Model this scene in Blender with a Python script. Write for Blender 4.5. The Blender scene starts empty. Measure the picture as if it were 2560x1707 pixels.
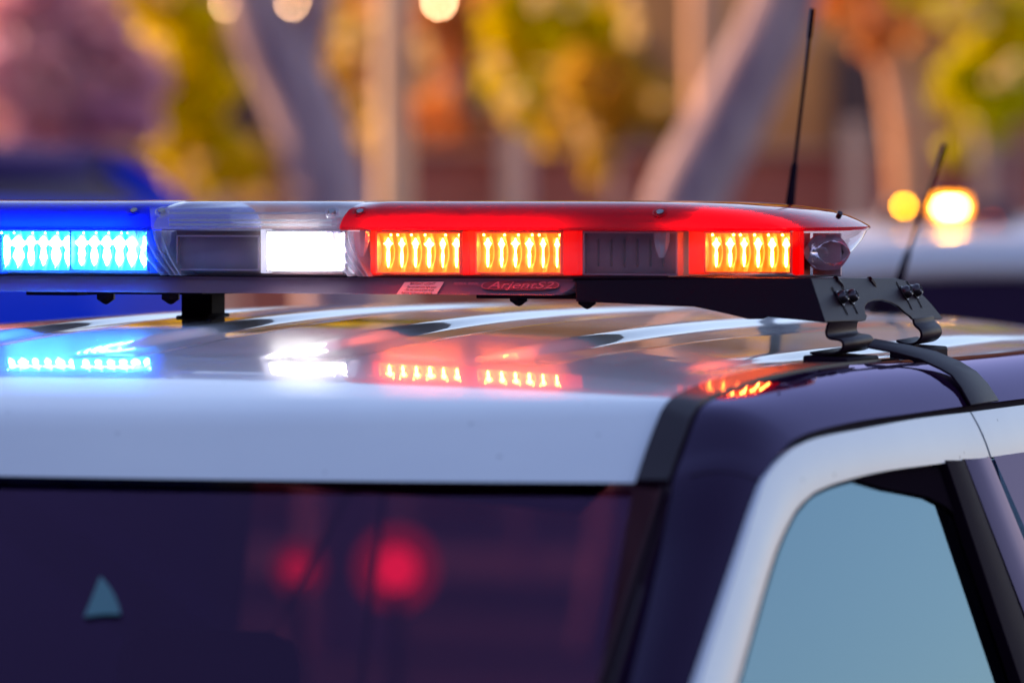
import bpy, bmesh, math, random
from mathutils import Vector, Matrix
random.seed(7)
R = math.radians
scn = bpy.context.scene
col = scn.collection

# ------------------------------------------------------------------ camera
F = 14222.0                     # focal length in pixels of the 2560 px wide picture (200 mm)
PSI = R(20.0); HOR = 465.0
TH = math.atan((853.5 - HOR) / F)
FWD = Vector((-math.sin(PSI)*math.cos(TH), math.cos(PSI)*math.cos(TH), -math.sin(TH)))
RGT = Vector((math.cos(PSI), math.sin(PSI), 0.0))
UPV = RGT.cross(FWD)
CAM = Vector((0, -.15, 1.95)) - 6.0*(FWD + RGT*(615-1280)/F + UPV*(853.5-500)/F)
cd = bpy.data.cameras.new('camera'); cam = bpy.data.objects.new('camera', cd); col.objects.link(cam)
cd.lens = 200.0; cd.sensor_width = 36.0; cd.clip_start = .1; cd.clip_end = 3000
cam.matrix_world = Matrix((( RGT.x, UPV.x, -FWD.x, CAM.x), (RGT.y, UPV.y, -FWD.y, CAM.y), (RGT.z, UPV.z, -FWD.z, CAM.z), (0,0,0,1)))
cd.dof.use_dof = True; cd.dof.focus_distance = 6.0; cd.dof.aperture_fstop = 4.0; cd.dof.aperture_blades = 0
scn.camera = cam

# ------------------------------------------------------------------ world, sun, exposure
SUN_EL = R(17); SUN_AZ = R(-84)          # azimuth clockwise from +Y
w = bpy.data.worlds.new('World'); scn.world = w; w.use_nodes = True
nt = w.node_tree; nt.nodes.clear()
sky = nt.nodes.new('ShaderNodeTexSky'); sky.sky_type = 'NISHITA'; sky.sun_disc = False
sky.sun_elevation = SUN_EL; sky.sun_rotation = SUN_AZ % (2*math.pi); sky.air_density = 1.0; sky.dust_density = .3; sky.ozone_density = 3.0
bgn = nt.nodes.new('ShaderNodeBackground'); bgn.inputs[1].default_value = .15
wo = nt.nodes.new('ShaderNodeOutputWorld'); tn = nt.nodes.new('ShaderNodeMix'); tn.data_type = 'RGBA'; tn.blend_type = 'MULTIPLY'; tn.inputs[0].default_value = 1; tn.inputs[7].default_value = (1.40, 1.06, 1.02, 1)
nt.links.new(sky.outputs[0], tn.inputs[6]); nt.links.new(tn.outputs[2], bgn.inputs[0]); nt.links.new(bgn.outputs[0], wo.inputs[0])
sd = bpy.data.lights.new('sun', 'SUN'); sd.energy = 5.0; sd.angle = R(.5); sd.color = (1, .64, .36)
so = bpy.data.objects.new('sun', sd); col.objects.link(so)
sdir = Vector((math.sin(SUN_AZ)*math.cos(SUN_EL), math.cos(SUN_AZ)*math.cos(SUN_EL), math.sin(SUN_EL)))
so.rotation_euler = sdir.to_track_quat('Z', 'Y').to_euler(); so.location = sdir*40
scn.view_settings.view_transform = 'Standard'; scn.view_settings.look = 'None'; scn.view_settings.gamma = 1
scn.view_settings.exposure = 1.05
cy = scn.cycles
cy.use_denoising = True; cy.max_bounces = 10; cy.transparent_max_bounces = 24; cy.transmission_bounces = 8
cy.glossy_bounces = 5; cy.diffuse_bounces = 3; cy.caustics_reflective = False; cy.caustics_refractive = False
cy.sample_clamp_indirect = 6.0

# ------------------------------------------------------------------ helpers: points
def ray(x, y): return FWD + RGT*((x-1280)/F) + UPV*((853.5-y)/F)
def at(x, y, X=None, Y=None, Z=None):
    d = ray(x, y)
    t = (X-CAM.x)/d.x if X is not None else (Y-CAM.y)/d.y if Y is not None else (Z-CAM.z)/d.z
    return CAM + d*t
def atd(x, y, D): return CAM + ray(x, y)*D
def onpl(x, y, p, n):
    d = ray(x, y); p = Vector(p); n = Vector(n); return CAM + d*((p-CAM).dot(n)/d.dot(n))

# ------------------------------------------------------------------ helpers: materials
def mat(name): 
    m = bpy.data.materials.new(name); m.use_nodes = True; m.node_tree.nodes.clear(); return m
def N(m, t, **kw):
    n = m.node_tree.nodes.new(t)
    for k, v in kw.items():
        if k.startswith('i_'): n.inputs[k[2:].replace('_', ' ')].default_value = v
        else: setattr(n, k, v)
    return n
def L(m, a, b): m.node_tree.links.new(a, b)
def c4(c): return (c[0], c[1], c[2], 1)
def noise_col(m, c1, c2, scale, detail=3, lo=.35, hi=.65, coord='Object', stretch=None):
    tc = N(m, 'ShaderNodeTexCoord'); nz = N(m, 'ShaderNodeTexNoise'); nz.inputs['Scale'].default_value = scale; nz.inputs['Detail'].default_value = detail
    src = tc.outputs[coord]
    if stretch:
        mp = N(m, 'ShaderNodeMapping'); mp.inputs['Scale'].default_value = stretch; L(m, src, mp.inputs[0]); src = mp.outputs[0]
    L(m, src, nz.inputs['Vector'])
    cr = N(m, 'ShaderNodeValToRGB'); cr.color_ramp.elements[0].position = lo; cr.color_ramp.elements[1].position = hi
    cr.color_ramp.elements[0].color = c4(c1); cr.color_ramp.elements[1].color = c4(c2); L(m, nz.outputs['Fac'], cr.inputs[0])
    return cr.outputs[0], nz.outputs['Fac']
def pbr(name, c, rough=.5, metal=0, coat=0, c2=None, scale=8, bump=0, bscale=60, spec=.5, coatr=.03, stretch=None, lo=.35, hi=.65):
    m = mat(name); p = N(m, 'ShaderNodeBsdfPrincipled'); o = N(m, 'ShaderNodeOutputMaterial'); L(m, p.outputs[0], o.inputs[0])
    p.inputs['Base Color'].default_value = c4(c); p.inputs['Roughness'].default_value = rough; p.inputs['Metallic'].default_value = metal
    p.inputs['Coat Weight'].default_value = coat; p.inputs['Coat Roughness'].default_value = coatr; p.inputs['Specular IOR Level'].default_value = spec
    if c2: co, _ = noise_col(m, c, c2, scale, stretch=stretch, lo=lo, hi=hi); L(m, co, p.inputs['Base Color'])
    if bump:
        tc = N(m, 'ShaderNodeTexCoord'); nz = N(m, 'ShaderNodeTexNoise'); nz.inputs['Scale'].default_value = bscale; nz.inputs['Detail'].default_value = 4
        L(m, tc.outputs['Object'], nz.inputs['Vector']); b = N(m, 'ShaderNodeBump'); b.inputs['Strength'].default_value = bump; b.inputs['Distance'].default_value = .002
        L(m, nz.outputs['Fac'], b.inputs['Height']); L(m, b.outputs[0], p.inputs['Normal'])
    return m
def emit(name, c, s=1.0):
    m = mat(name); e = N(m, 'ShaderNodeEmission'); e.inputs[0].default_value = c4(c); e.inputs[1].default_value = s
    o = N(m, 'ShaderNodeOutputMaterial'); L(m, e.outputs[0], o.inputs[0]); return m
def glass(name, tint, ior=1.45, diff=None, dfac=.0, rough=.02, bump=0, bscale=30, stretch=(1,1,1), gcol=(1,1,1)):
    """moulded plastic or sheet glass: tinted see-through, a little scattering, mirror by angle"""
    m = mat(name); t = N(m, 'ShaderNodeBsdfTransparent'); t.inputs[0].default_value = c4(tint)
    g = N(m, 'ShaderNodeBsdfGlossy'); g.inputs['Roughness'].default_value = rough; g.inputs[0].default_value = c4(gcol)
    fr = N(m, 'ShaderNodeFresnel'); ge = N(m, 'ShaderNodeNewGeometry'); mi_ = N(m, 'ShaderNodeMapRange')
    mi_.inputs['To Min'].default_value = ior; mi_.inputs['To Max'].default_value = 1/ior
    L(m, ge.outputs['Backfacing'], mi_.inputs[0]); L(m, mi_.outputs[0], fr.inputs[0])
    mx = N(m, 'ShaderNodeMixShader'); o = N(m, 'ShaderNodeOutputMaterial')
    base = t.outputs[0]
    if diff:
        d1 = N(m, 'ShaderNodeBsdfTranslucent'); d1.inputs[0].default_value = c4(diff)
        d2 = N(m, 'ShaderNodeBsdfDiffuse'); d2.inputs[0].default_value = c4(diff)
        a = N(m, 'ShaderNodeMixShader'); a.inputs[0].default_value = .4; L(m, d1.outputs[0], a.inputs[1]); L(m, d2.outputs[0], a.inputs[2])
        b = N(m, 'ShaderNodeMixShader'); b.inputs[0].default_value = dfac; L(m, t.outputs[0], b.inputs[1]); L(m, a.outputs[0], b.inputs[2]); base = b.outputs[0]
    if bump:
        tc = N(m, 'ShaderNodeTexCoord'); mp = N(m, 'ShaderNodeMapping'); mp.inputs['Scale'].default_value = stretch
        nz = N(m, 'ShaderNodeTexNoise'); nz.inputs['Scale'].default_value = bscale; nz.inputs['Detail'].default_value = 2
        L(m, tc.outputs['Object'], mp.inputs[0]); L(m, mp.outputs[0], nz.inputs['Vector'])
        bn = N(m, 'ShaderNodeBump'); bn.inputs['Strength'].default_value = bump; bn.inputs['Distance'].default_value = .002
        L(m, nz.outputs['Fac'], bn.inputs['Height']); L(m, bn.outputs[0], g.inputs['Normal']); L(m, bn.outputs[0], fr.inputs['Normal'])
    L(m, fr.outputs[0], mx.inputs[0]); L(m, base, mx.inputs[1]); L(m, g.outputs[0], mx.inputs[2]); L(m, mx.outputs[0], o.inputs[0])
    return m
def leafmat(name, c1, c2, scale=2.0, tr=.55):
    m = mat(name); co, _ = noise_col(m, c1, c2, scale, detail=1, coord='Object')
    d = N(m, 'ShaderNodeBsdfDiffuse'); t = N(m, 'ShaderNodeBsdfTranslucent'); mx = N(m, 'ShaderNodeMixShader'); mx.inputs[0].default_value = tr
    L(m, co, d.inputs[0]); L(m, co, t.inputs[0]); L(m, d.outputs[0], mx.inputs[1]); L(m, t.outputs[0], mx.inputs[2])
    o = N(m, 'ShaderNodeOutputMaterial'); L(m, mx.outputs[0], o.inputs[0]); return m

M = {}
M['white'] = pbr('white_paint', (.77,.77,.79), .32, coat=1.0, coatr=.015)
def specks(m):
    p = m.node_tree.nodes['Principled BSDF']; tc = N(m, 'ShaderNodeTexCoord')
    vo = N(m, 'ShaderNodeTexVoronoi'); vo.inputs['Scale'].default_value = 26; L(m, tc.outputs['Object'], vo.inputs['Vector'])
    cr = N(m, 'ShaderNodeValToRGB'); cr.color_ramp.elements[0].position = .035; cr.color_ramp.elements[1].position = .065
    cr.color_ramp.elements[0].color = (.35,.33,.36,1); cr.color_ramp.elements[1].color = (1,1,1,1); L(m, vo.outputs['Distance'], cr.inputs[0])
    co, _ = noise_col(m, (.73,.73,.76), (.80,.80,.81), 3.5, detail=5)
    mx = N(m, 'ShaderNodeMix'); mx.data_type = 'RGBA'; mx.blend_type = 'MULTIPLY'; mx.inputs[0].default_value = 1; L(m, co, mx.inputs[6]); L(m, cr.outputs[0], mx.inputs[7]); L(m, mx.outputs[2], p.inputs['Base Color'])
    nz = N(m, 'ShaderNodeTexNoise'); nz.inputs['Scale'].default_value = 14; nz.inputs['Detail'].default_value = 6; L(m, tc.outputs['Object'], nz.inputs['Vector'])
    mr = N(m, 'ShaderNodeMapRange'); mr.inputs['To Min'].default_value = .005; mr.inputs['To Max'].default_value = .05; L(m, nz.outputs['Fac'], mr.inputs[0]); L(m, mr.outputs[0], p.inputs['Coat Roughness'])
specks(M['white'])
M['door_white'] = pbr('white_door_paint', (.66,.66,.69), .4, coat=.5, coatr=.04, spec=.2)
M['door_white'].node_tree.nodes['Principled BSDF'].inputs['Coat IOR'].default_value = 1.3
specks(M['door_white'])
def lacquer(name, base, gcol, ior, rough=.02):
    m = mat(name); d = N(m, 'ShaderNodeBsdfDiffuse'); d.inputs[0].default_value = c4(base); g = N(m, 'ShaderNodeBsdfGlossy'); g.inputs[0].default_value = c4(gcol); g.inputs['Roughness'].default_value = rough
    f = N(m, 'ShaderNodeFresnel'); f.inputs[0].default_value = ior; mx = N(m, 'ShaderNodeMixShader'); o = N(m, 'ShaderNodeOutputMaterial')
    tc = N(m, 'ShaderNodeTexCoord'); nz = N(m, 'ShaderNodeTexNoise'); nz.inputs['Scale'].default_value = 7; nz.inputs['Detail'].default_value = 5; L(m, tc.outputs['Object'], nz.inputs['Vector'])
    mr = N(m, 'ShaderNodeMapRange'); mr.inputs['To Min'].default_value = rough*.3; mr.inputs['To Max'].default_value = rough*2.4; L(m, nz.outputs['Fac'], mr.inputs[0]); L(m, mr.outputs[0], g.inputs['Roughness'])
    ge = N(m, 'ShaderNodeNewGeometry'); mi_ = N(m, 'ShaderNodeMapRange'); mi_.inputs['To Min'].default_value = ior; mi_.inputs['To Max'].default_value = ior; L(m, ge.outputs['Backfacing'], mi_.inputs[0])
    dp = N(m, 'ShaderNodeLayerWeight'); dp.inputs[0].default_value = .5
    L(m, f.outputs[0], mx.inputs[0]); L(m, d.outputs[0], mx.inputs[1]); L(m, g.outputs[0], mx.inputs[2]); L(m, mx.outputs[0], o.inputs[0]); return m
M['black'] = lacquer('black_paint', (.013,.003,.018), (.60,.50,.78), 1.28)
M['trim'] = pbr('black_trim', (.012,.002,.010),   .45, coat=.10, coatr=.08, bump=.05, bscale=900, spec=.05)
M['rubber'] = pbr('rubber', (.010,.003,.010), .6, bump=.1, bscale=500, spec=.05)
M['powder'] = pbr('powder_coat_metal', (.010,.003,.008), .42, bump=.12, bscale=1600, spec=.12)
M['powder'].node_tree.nodes['Principled BSDF'].inputs['Specular Tint'].default_value = (1, .7, .9, 1)
M['alu'] = pbr('base_aluminium', (.15,.08,.13), .5, metal=.2, bump=.03, bscale=600)
M['steel'] = pbr('screw_steel', (.35,.32,.33), .25, metal=1)
M['dsteel'] = pbr('dark_screw_steel', (.09,.07,.08), .28, metal=.9)
M['wind'] = glass('windshield_glass', (.50,.26,.46), 1.32, gcol=(.52,.27,.60))
M['side'] = glass('side_window_glass', (.10,.13,.14), 2.3, bump=.09, bscale=2.5, gcol=(.50,.79,1))
M['quarter'] = glass('quarter_window_glass', (.16,.10,.13), 1.5)
M['rearg'] = glass('rear_window_glass', (.16,.10,.13), 1.5)
M['plum'] = pbr('dark_cabin_cloth', (.07,.018,.075), .9)
M['red_dome'] = glass('red_dome_plastic', (.95,.004,.03), 1.28, (.92,.0,.035), .62, bump=.05, bscale=20, stretch=(.3,1,6))
M['blue_dome'] = glass('blue_dome_plastic', (.004,.07,.95), 1.28, (.0,.035,.9), .58, bump=.05, bscale=20, stretch=(.3,1,6))
M['clear_dome'] = glass('clear_dome_plastic', (.93,.92,.96), 1.5, (.82,.80,.86), .13, bump=.10, bscale=20, stretch=(.3,1,6))
M['lens'] = glass('clear_lens_plastic', (.95,.94,.96), 1.45, (.75,.7,.75), .05, bump=.12, bscale=25)
M['fin'] = glass('moulded_lens_edge', (.80,.78,.86), 1.8, (.85,.85,.95), .35)
M['off'] = pbr('unlit_module_plastic', (.11,.055,.095), .35, c2=(.14,.075,.12), scale=40)
M['rim'] = pbr('module_rim_plastic', (.28,.17,.24), .3)
M['deck'] = pbr('inner_deck', (.16,.06,.09), .5)
M['chrome'] = pbr('corner_reflector_chrome', (.88,.74,.80), .12, metal=1, bump=.15, bscale=160)

# ------------------------------------------------------------------ helpers: objects
def tag(o, label=None, cat=None, group=None, kind=None):
    if label: o['label'] = label
    if cat: o['category'] = cat
    if group: o['group'] = group
    if kind: o['kind'] = kind
    return o
def empty(name, loc=(0,0,0)):
    o = bpy.data.objects.new(name, None); o.location = loc; col.objects.link(o); return o
def link(name, bm, m, parent=None, smooth=True, bevel=0, solid=0, seg=2, auto=35, recalc=True):
    if recalc: bmesh.ops.recalc_face_normals(bm, faces=bm.faces)
    me = bpy.data.meshes.new(name); bm.to_mesh(me); bm.free()
    ms = m if isinstance(m, (list, tuple)) else [m]
    for x in ms: me.materials.append(M[x] if isinstance(x, str) else x)
    o = bpy.data.objects.new(name, me); col.objects.link(o)
    if smooth:
        for p in me.polygons: p.use_smooth = True
        try: me.set_sharp_from_angle(angle=R(auto))
        except Exception: pass
    if solid:
        s = o.modifiers.new('s', 'SOLIDIFY'); s.thickness = solid; s.offset = 0
    if bevel:
        b = o.modifiers.new('b', 'BEVEL'); b.width = bevel; b.segments = seg; b.limit_method = 'ANGLE'; b.angle_limit = R(40)
    if parent:
        o.parent = parent
        loc = Vector((0,0,0)); q = parent
        while q: loc += q.location; q = q.parent
        for v in me.vertices: v.co -= loc
    return o
def box(bm, a, b, mi=0, mx=None):
    x0,y0,z0 = a; x1,y1,z1 = b
    vs = [bm.verts.new(mx @ Vector(p) if mx else p) for p in ((x0,y0,z0),(x1,y0,z0),(x1,y1,z0),(x0,y1,z0),(x0,y0,z1),(x1,y0,z1),(x1,y1,z1),(x0,y1,z1))]
    for f in ((0,3,2,1),(4,5,6,7),(0,1,5,4),(1,2,6,5),(2,3,7,6),(3,0,4,7)):
        bm.faces.new([vs[i] for i in f]).material_index = mi
def grid(bm, rows, close=False, mi=0):
    vr = [[bm.verts.new(p) for p in r] for r in rows]
    n = len(vr[0])
    for a, b in zip(vr, vr[1:]):
        for i in range(n if close else n-1):
            j = (i+1) % n
            try: bm.faces.new((a[i], a[j], b[j], b[i])).material_index = mi
            except ValueError: pass
    return vr
def prism(bm, pts, vec, mi=0):
    vec = Vector(vec); a = [bm.verts.new(p) for p in pts]; b = [bm.verts.new(Vector(p)+vec) for p in pts]
    n = len(a)
    bm.faces.new(a).material_index = mi; bm.faces.new(b[::-1]).material_index = mi
    for i in range(n): bm.faces.new((a[i], b[i], b[(i+1)%n], a[(i+1)%n])).material_index = mi
def tube(bm, pts, rs, n=10, cap=True, mi=0):
    pts = [Vector(p) for p in pts]; rings = []
    if not isinstance(rs, (list, tuple)): rs = [rs]*len(pts)
    for i, p in enumerate(pts):
        t = (pts[min(i+1, len(pts)-1)] - pts[max(i-1, 0)]).normalized()
        a = t.cross(Vector((0,1,0)) if abs(t.y) < .8 else Vector((1,0,0))).normalized(); b = t.cross(a)
        rings.append([p + (a*math.cos(k*2*math.pi/n) + b*math.sin(k*2*math.pi/n))*rs[i] for k in range(n)])
    vr = grid(bm, rings, close=True, mi=mi)
    if cap:
        bm.faces.new(vr[0][::-1]).material_index = mi; bm.faces.new(vr[-1]).material_index = mi
def lathe(bm, prof, c, axis, n=16, mi=0):
    """prof: (distance along axis, radius)"""
    ax = Vector(axis).normalized(); a = ax.orthogonal().normalized(); b = ax.cross(a); c = Vector(c)
    vr = grid(bm, [[c + ax*h + (a*math.cos(k*2*math.pi/n)+b*math.sin(k*2*math.pi/n))*max(r, 1e-4) for k in range(n)] for h, r in prof], close=True, mi=mi)
    bm.faces.new(vr[0][::-1]).material_index = mi; bm.faces.new(vr[-1]).material_index = mi
def catmull(pts, per=6):
    pts = [Vector(p) for p in pts]; out = []
    P = [pts[0]*2-pts[1]] + pts + [pts[-1]*2-pts[-2]]
    for i in range(1, len(P)-2):
        p0,p1,p2,p3 = P[i-1],P[i],P[i+1],P[i+2]
        d1 = max((p2-p1).length, 1e-6); 
        m1 = (p2-p0)*(d1/max((p2-p1).length+(p1-p0).length, 1e-6)); m2 = (p3-p1)*(d1/max((p3-p2).length+(p2-p1).length, 1e-6))
        for k in range(per):
            t = k/per; t2=t*t; t3=t2*t
            out.append(p1*(2*t3-3*t2+1) + m1*(t3-2*t2+t) + p2*(-2*t3+3*t2) + m2*(t3-t2))
    out.append(pts[-1]); return out
def mir(p, s): return Vector((p[0]*s, p[1], p[2]))
def lerp(a, b, t): return a + (b-a)*t
def interp(x, tab):
    if x <= tab[0][0]: return tab[0][1]
    for (x0,y0),(x1,y1) in zip(tab, tab[1:]):
        if x <= x1: return y0 + (y1-y0)*(x-x0)/(x1-x0)
    return tab[-1][1]

# ------------------------------------------------------------------ setting: ground
bm = bmesh.new(); box(bm, (-900,-300,-.5), (900,1500,0))
tag(link('ground', bm, pbr('asphalt', (.045,.04,.045), .9, c2=(.07,.06,.06), scale=3), smooth=False), kind='structure')
bm = bmesh.new(); box(bm, (-60,19,0), (60,60,.14))
tag(link('pavement', bm, pbr('pavement_concrete', (.20,.16,.14), .9, c2=(.28,.23,.19), scale=1.2), smooth=False), kind='structure')

# ================================================================== POLICE CAR
car = empty('police_car', (0, -.3, 0))
tag(car, 'black and white police car carrying the flashing red and blue light bar', 'police car')

# --- side curves, traced and set on the real surfaces of the body (stations correspond)
PS, NS = (.77, 0, 1.74), (1, 0, .33)            # door side plane with tumblehome
P1c, N1c = (.690, 0, 1.79), (1, 0, .36)         # rail inner edge
def S2(x, y, off=0.0): return onpl(x, y, (PS[0]+off, 0, PS[2]), NS)
def S1(x, y): return onpl(x, y, P1c, N1c)
def S0(x, y): return onpl(x, y, (.655, 0, 1.79), (1, 0, .30))
k1 = [(1552,1707),(1637,1400),(1682,1206),(1705,1141),(1743,1038),(1770,1006),(1846,974),(1932,946),(2078,918),(2200,904),(2400,891)]
k2 = [(1746,1707),(1843,1400),(1903,1205),(1932,1152),(1958,1122),(1986,1098),(2040,1076),(2148,1052),(2289,1032),(2418,1014),(2560,996)]
k3 = [(1749,1707),(1848,1400),(1911,1206),(1938,1163),(1960,1140),(1986,1119),(2040,1095),(2148,1073),(2289,1047),(2424,1030),(2560,1012)]
k4 = [(1843,1707),(1935,1390),(1980,1290),(2002,1260),(2020,1243),(2040,1228),(2094,1206),(2202,1179),(2330,1161),(2474,1143),(2560,1130)]
c1 = [S1(*p) for p in k1]; c2_ = [S2(p[0], p[1], 0) for p in k2]; c3 = [S2(p[0], p[1], .006) for p in k3]; c4_ = [S2(p[0], p[1], .004) for p in k4]
def ext(c, z0=1.16):
    d = c[0]-c[1]; a = c[0] + d*((z0-c[0].z)/d.z)
    e = c[-1]
    return [a] + c + [Vector((e.x-.004, .9, e.z-.004)), Vector((e.x-.03, 1.7, e.z-.03)), Vector((e.x-.06, 2.15, e.z-.07))]
E1, E2, E3, E4 = ext(c1), ext(c2_), ext(c3), ext(c4_)
def strip(A, B, rows, bulge, s, per=6):
    """loft between two corresponding curves with an outward bulge"""
    a, b = catmull(A, per), catmull(B, per); out = []
    for r in range(rows+1):
        t = r/rows; row = []
        for i, (p, q) in enumerate(zip(a, b)):
            T = (a[min(i+1,len(a)-1)]-a[max(i-1,0)]); nrm = T.cross(q-p)
            nrm = nrm.normalized() if nrm.length > 1e-9 else Vector((1,0,0))
            if nrm.x < 0: nrm = -nrm
            row.append(mir(lerp(p, q, t) + nrm*(bulge*4*t*(1-t)), s))
        out.append(row)
    return out

# --- roof
SL = [(-.98,36),(-.885,33),(-.865,24),(-.84,15),(-.78,9.5),(-.70,6.8),(-.60,5.0),(-.45,3.7),(-.2,2.4),(.1,1.1),(.35,0),(1.0,-1.5),(1.8,-3.5),(2.3,-7)]
ys = [i*.01 for i in range(-98, 231)]; zs = [0.0]*len(ys)
i0 = ys.index(min(ys, key=lambda v: abs(v-.35))); zs[i0] = 1.8275
for i in range(i0-1, -1, -1): zs[i] = zs[i+1] - math.tan(R(interp((ys[i]+ys[i+1])/2, SL)))*.01
for i in range(i0+1, len(ys)): zs[i] = zs[i-1] + math.tan(R(interp((ys[i]+ys[i-1])/2, SL)))*.01
ztab = list(zip(ys, zs))
def zc(y): return interp(y, ztab)
YF = -.942                                        # windshield top at the centre
# roof edge curve (inner edge of the ditch moulding)
k0 = [(1587,1206),(1616,1119),(1645,1045),(1660,1018),(1684,995),(1759,963),(1886,931),(1992,915),(2100,911),(2250,902),(2420,892)]
c0 = [S0(*p) for p in k0]
e = c0[-1]; c0 += [Vector((e.x, .7, e.z+.000)), Vector((e.x-.01, 1.4, e.z-.025)), Vector((e.x-.03, 2.2, e.z-.09))]
C0 = catmull(c0, 8)
0 and print('C0', [tuple(round(v, 3) for v in p) for p in c0]); 0 and print('C1', [tuple(round(v, 3) for v in p) for p in c1]); 0 and print('C2', [tuple(round(v, 3) for v in p) for p in c2_])
RIBS = [-.62+.208*i for i in range(7)]
def rib(X, Y):
    h = 0
    for xr in RIBS:
        d = abs(X-xr-.004); st = -.56 + (.03 if abs(xr) > .3 else 0)
        wd = .030 + .012*min(1, max(0, (Y-st)/.8))
        if Y > st and d < wd*1.5:
            u = min(1, (Y-st)/.14); u = u*u*(3-2*u)
            t = min(1, max(0, (wd*1.5-d)/(wd*.85))); h += -.0065*u*t*t*(3-2*t)
    return h
NU = 180
def edge_at(j): return C0[j]
# front rows follow the edge curve's param; centre Y chosen from matching progress
nfront = 8*4   # first four spans belong to the header bend
rows = []
def cy_of(j):
    if j <= 8*4: return interp(j, [(0,YF),(8,-.915),(16,-.885),(24,-.86),(32,-.80)])
    y0 = C0[32].y; return -.80 + (C0[j].y-y0)*((2.2+.80)/(2.2-y0))
for j in range(len(C0)):
    ecur = C0[j]; yc = cy_of(j); z0 = zc(yc); row = []
    for i in range(NU+1):
        u = -1 + 2*i/NU; au = abs(u)
        X = u*ecur.x; Y = lerp(yc, ecur.y, au**2.2); Z = lerp(z0, ecur.z, .72*au**2 + .28*au**5)
        Z += rib(X, Y)*(1-min(1, max(0, (au-.90)/.08)))
        row.append(Vector((X, Y, Z)))
    rows.append(row)
# resample finer along y by inserting intermediate rows on the flat roof
fine = []
for a, b in zip(rows, rows[1:]):
    n = max(1, int(abs(b[NU//2].y-a[NU//2].y)/.02))
    for k in range(n): fine.append([lerp(p, q, k/n) for p, q in zip(a, b)])
fine.append(rows[-1])
bm = bmesh.new(); grid(bm, fine)
link('roof_panel', bm, 'white', car, auto=60)

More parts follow.
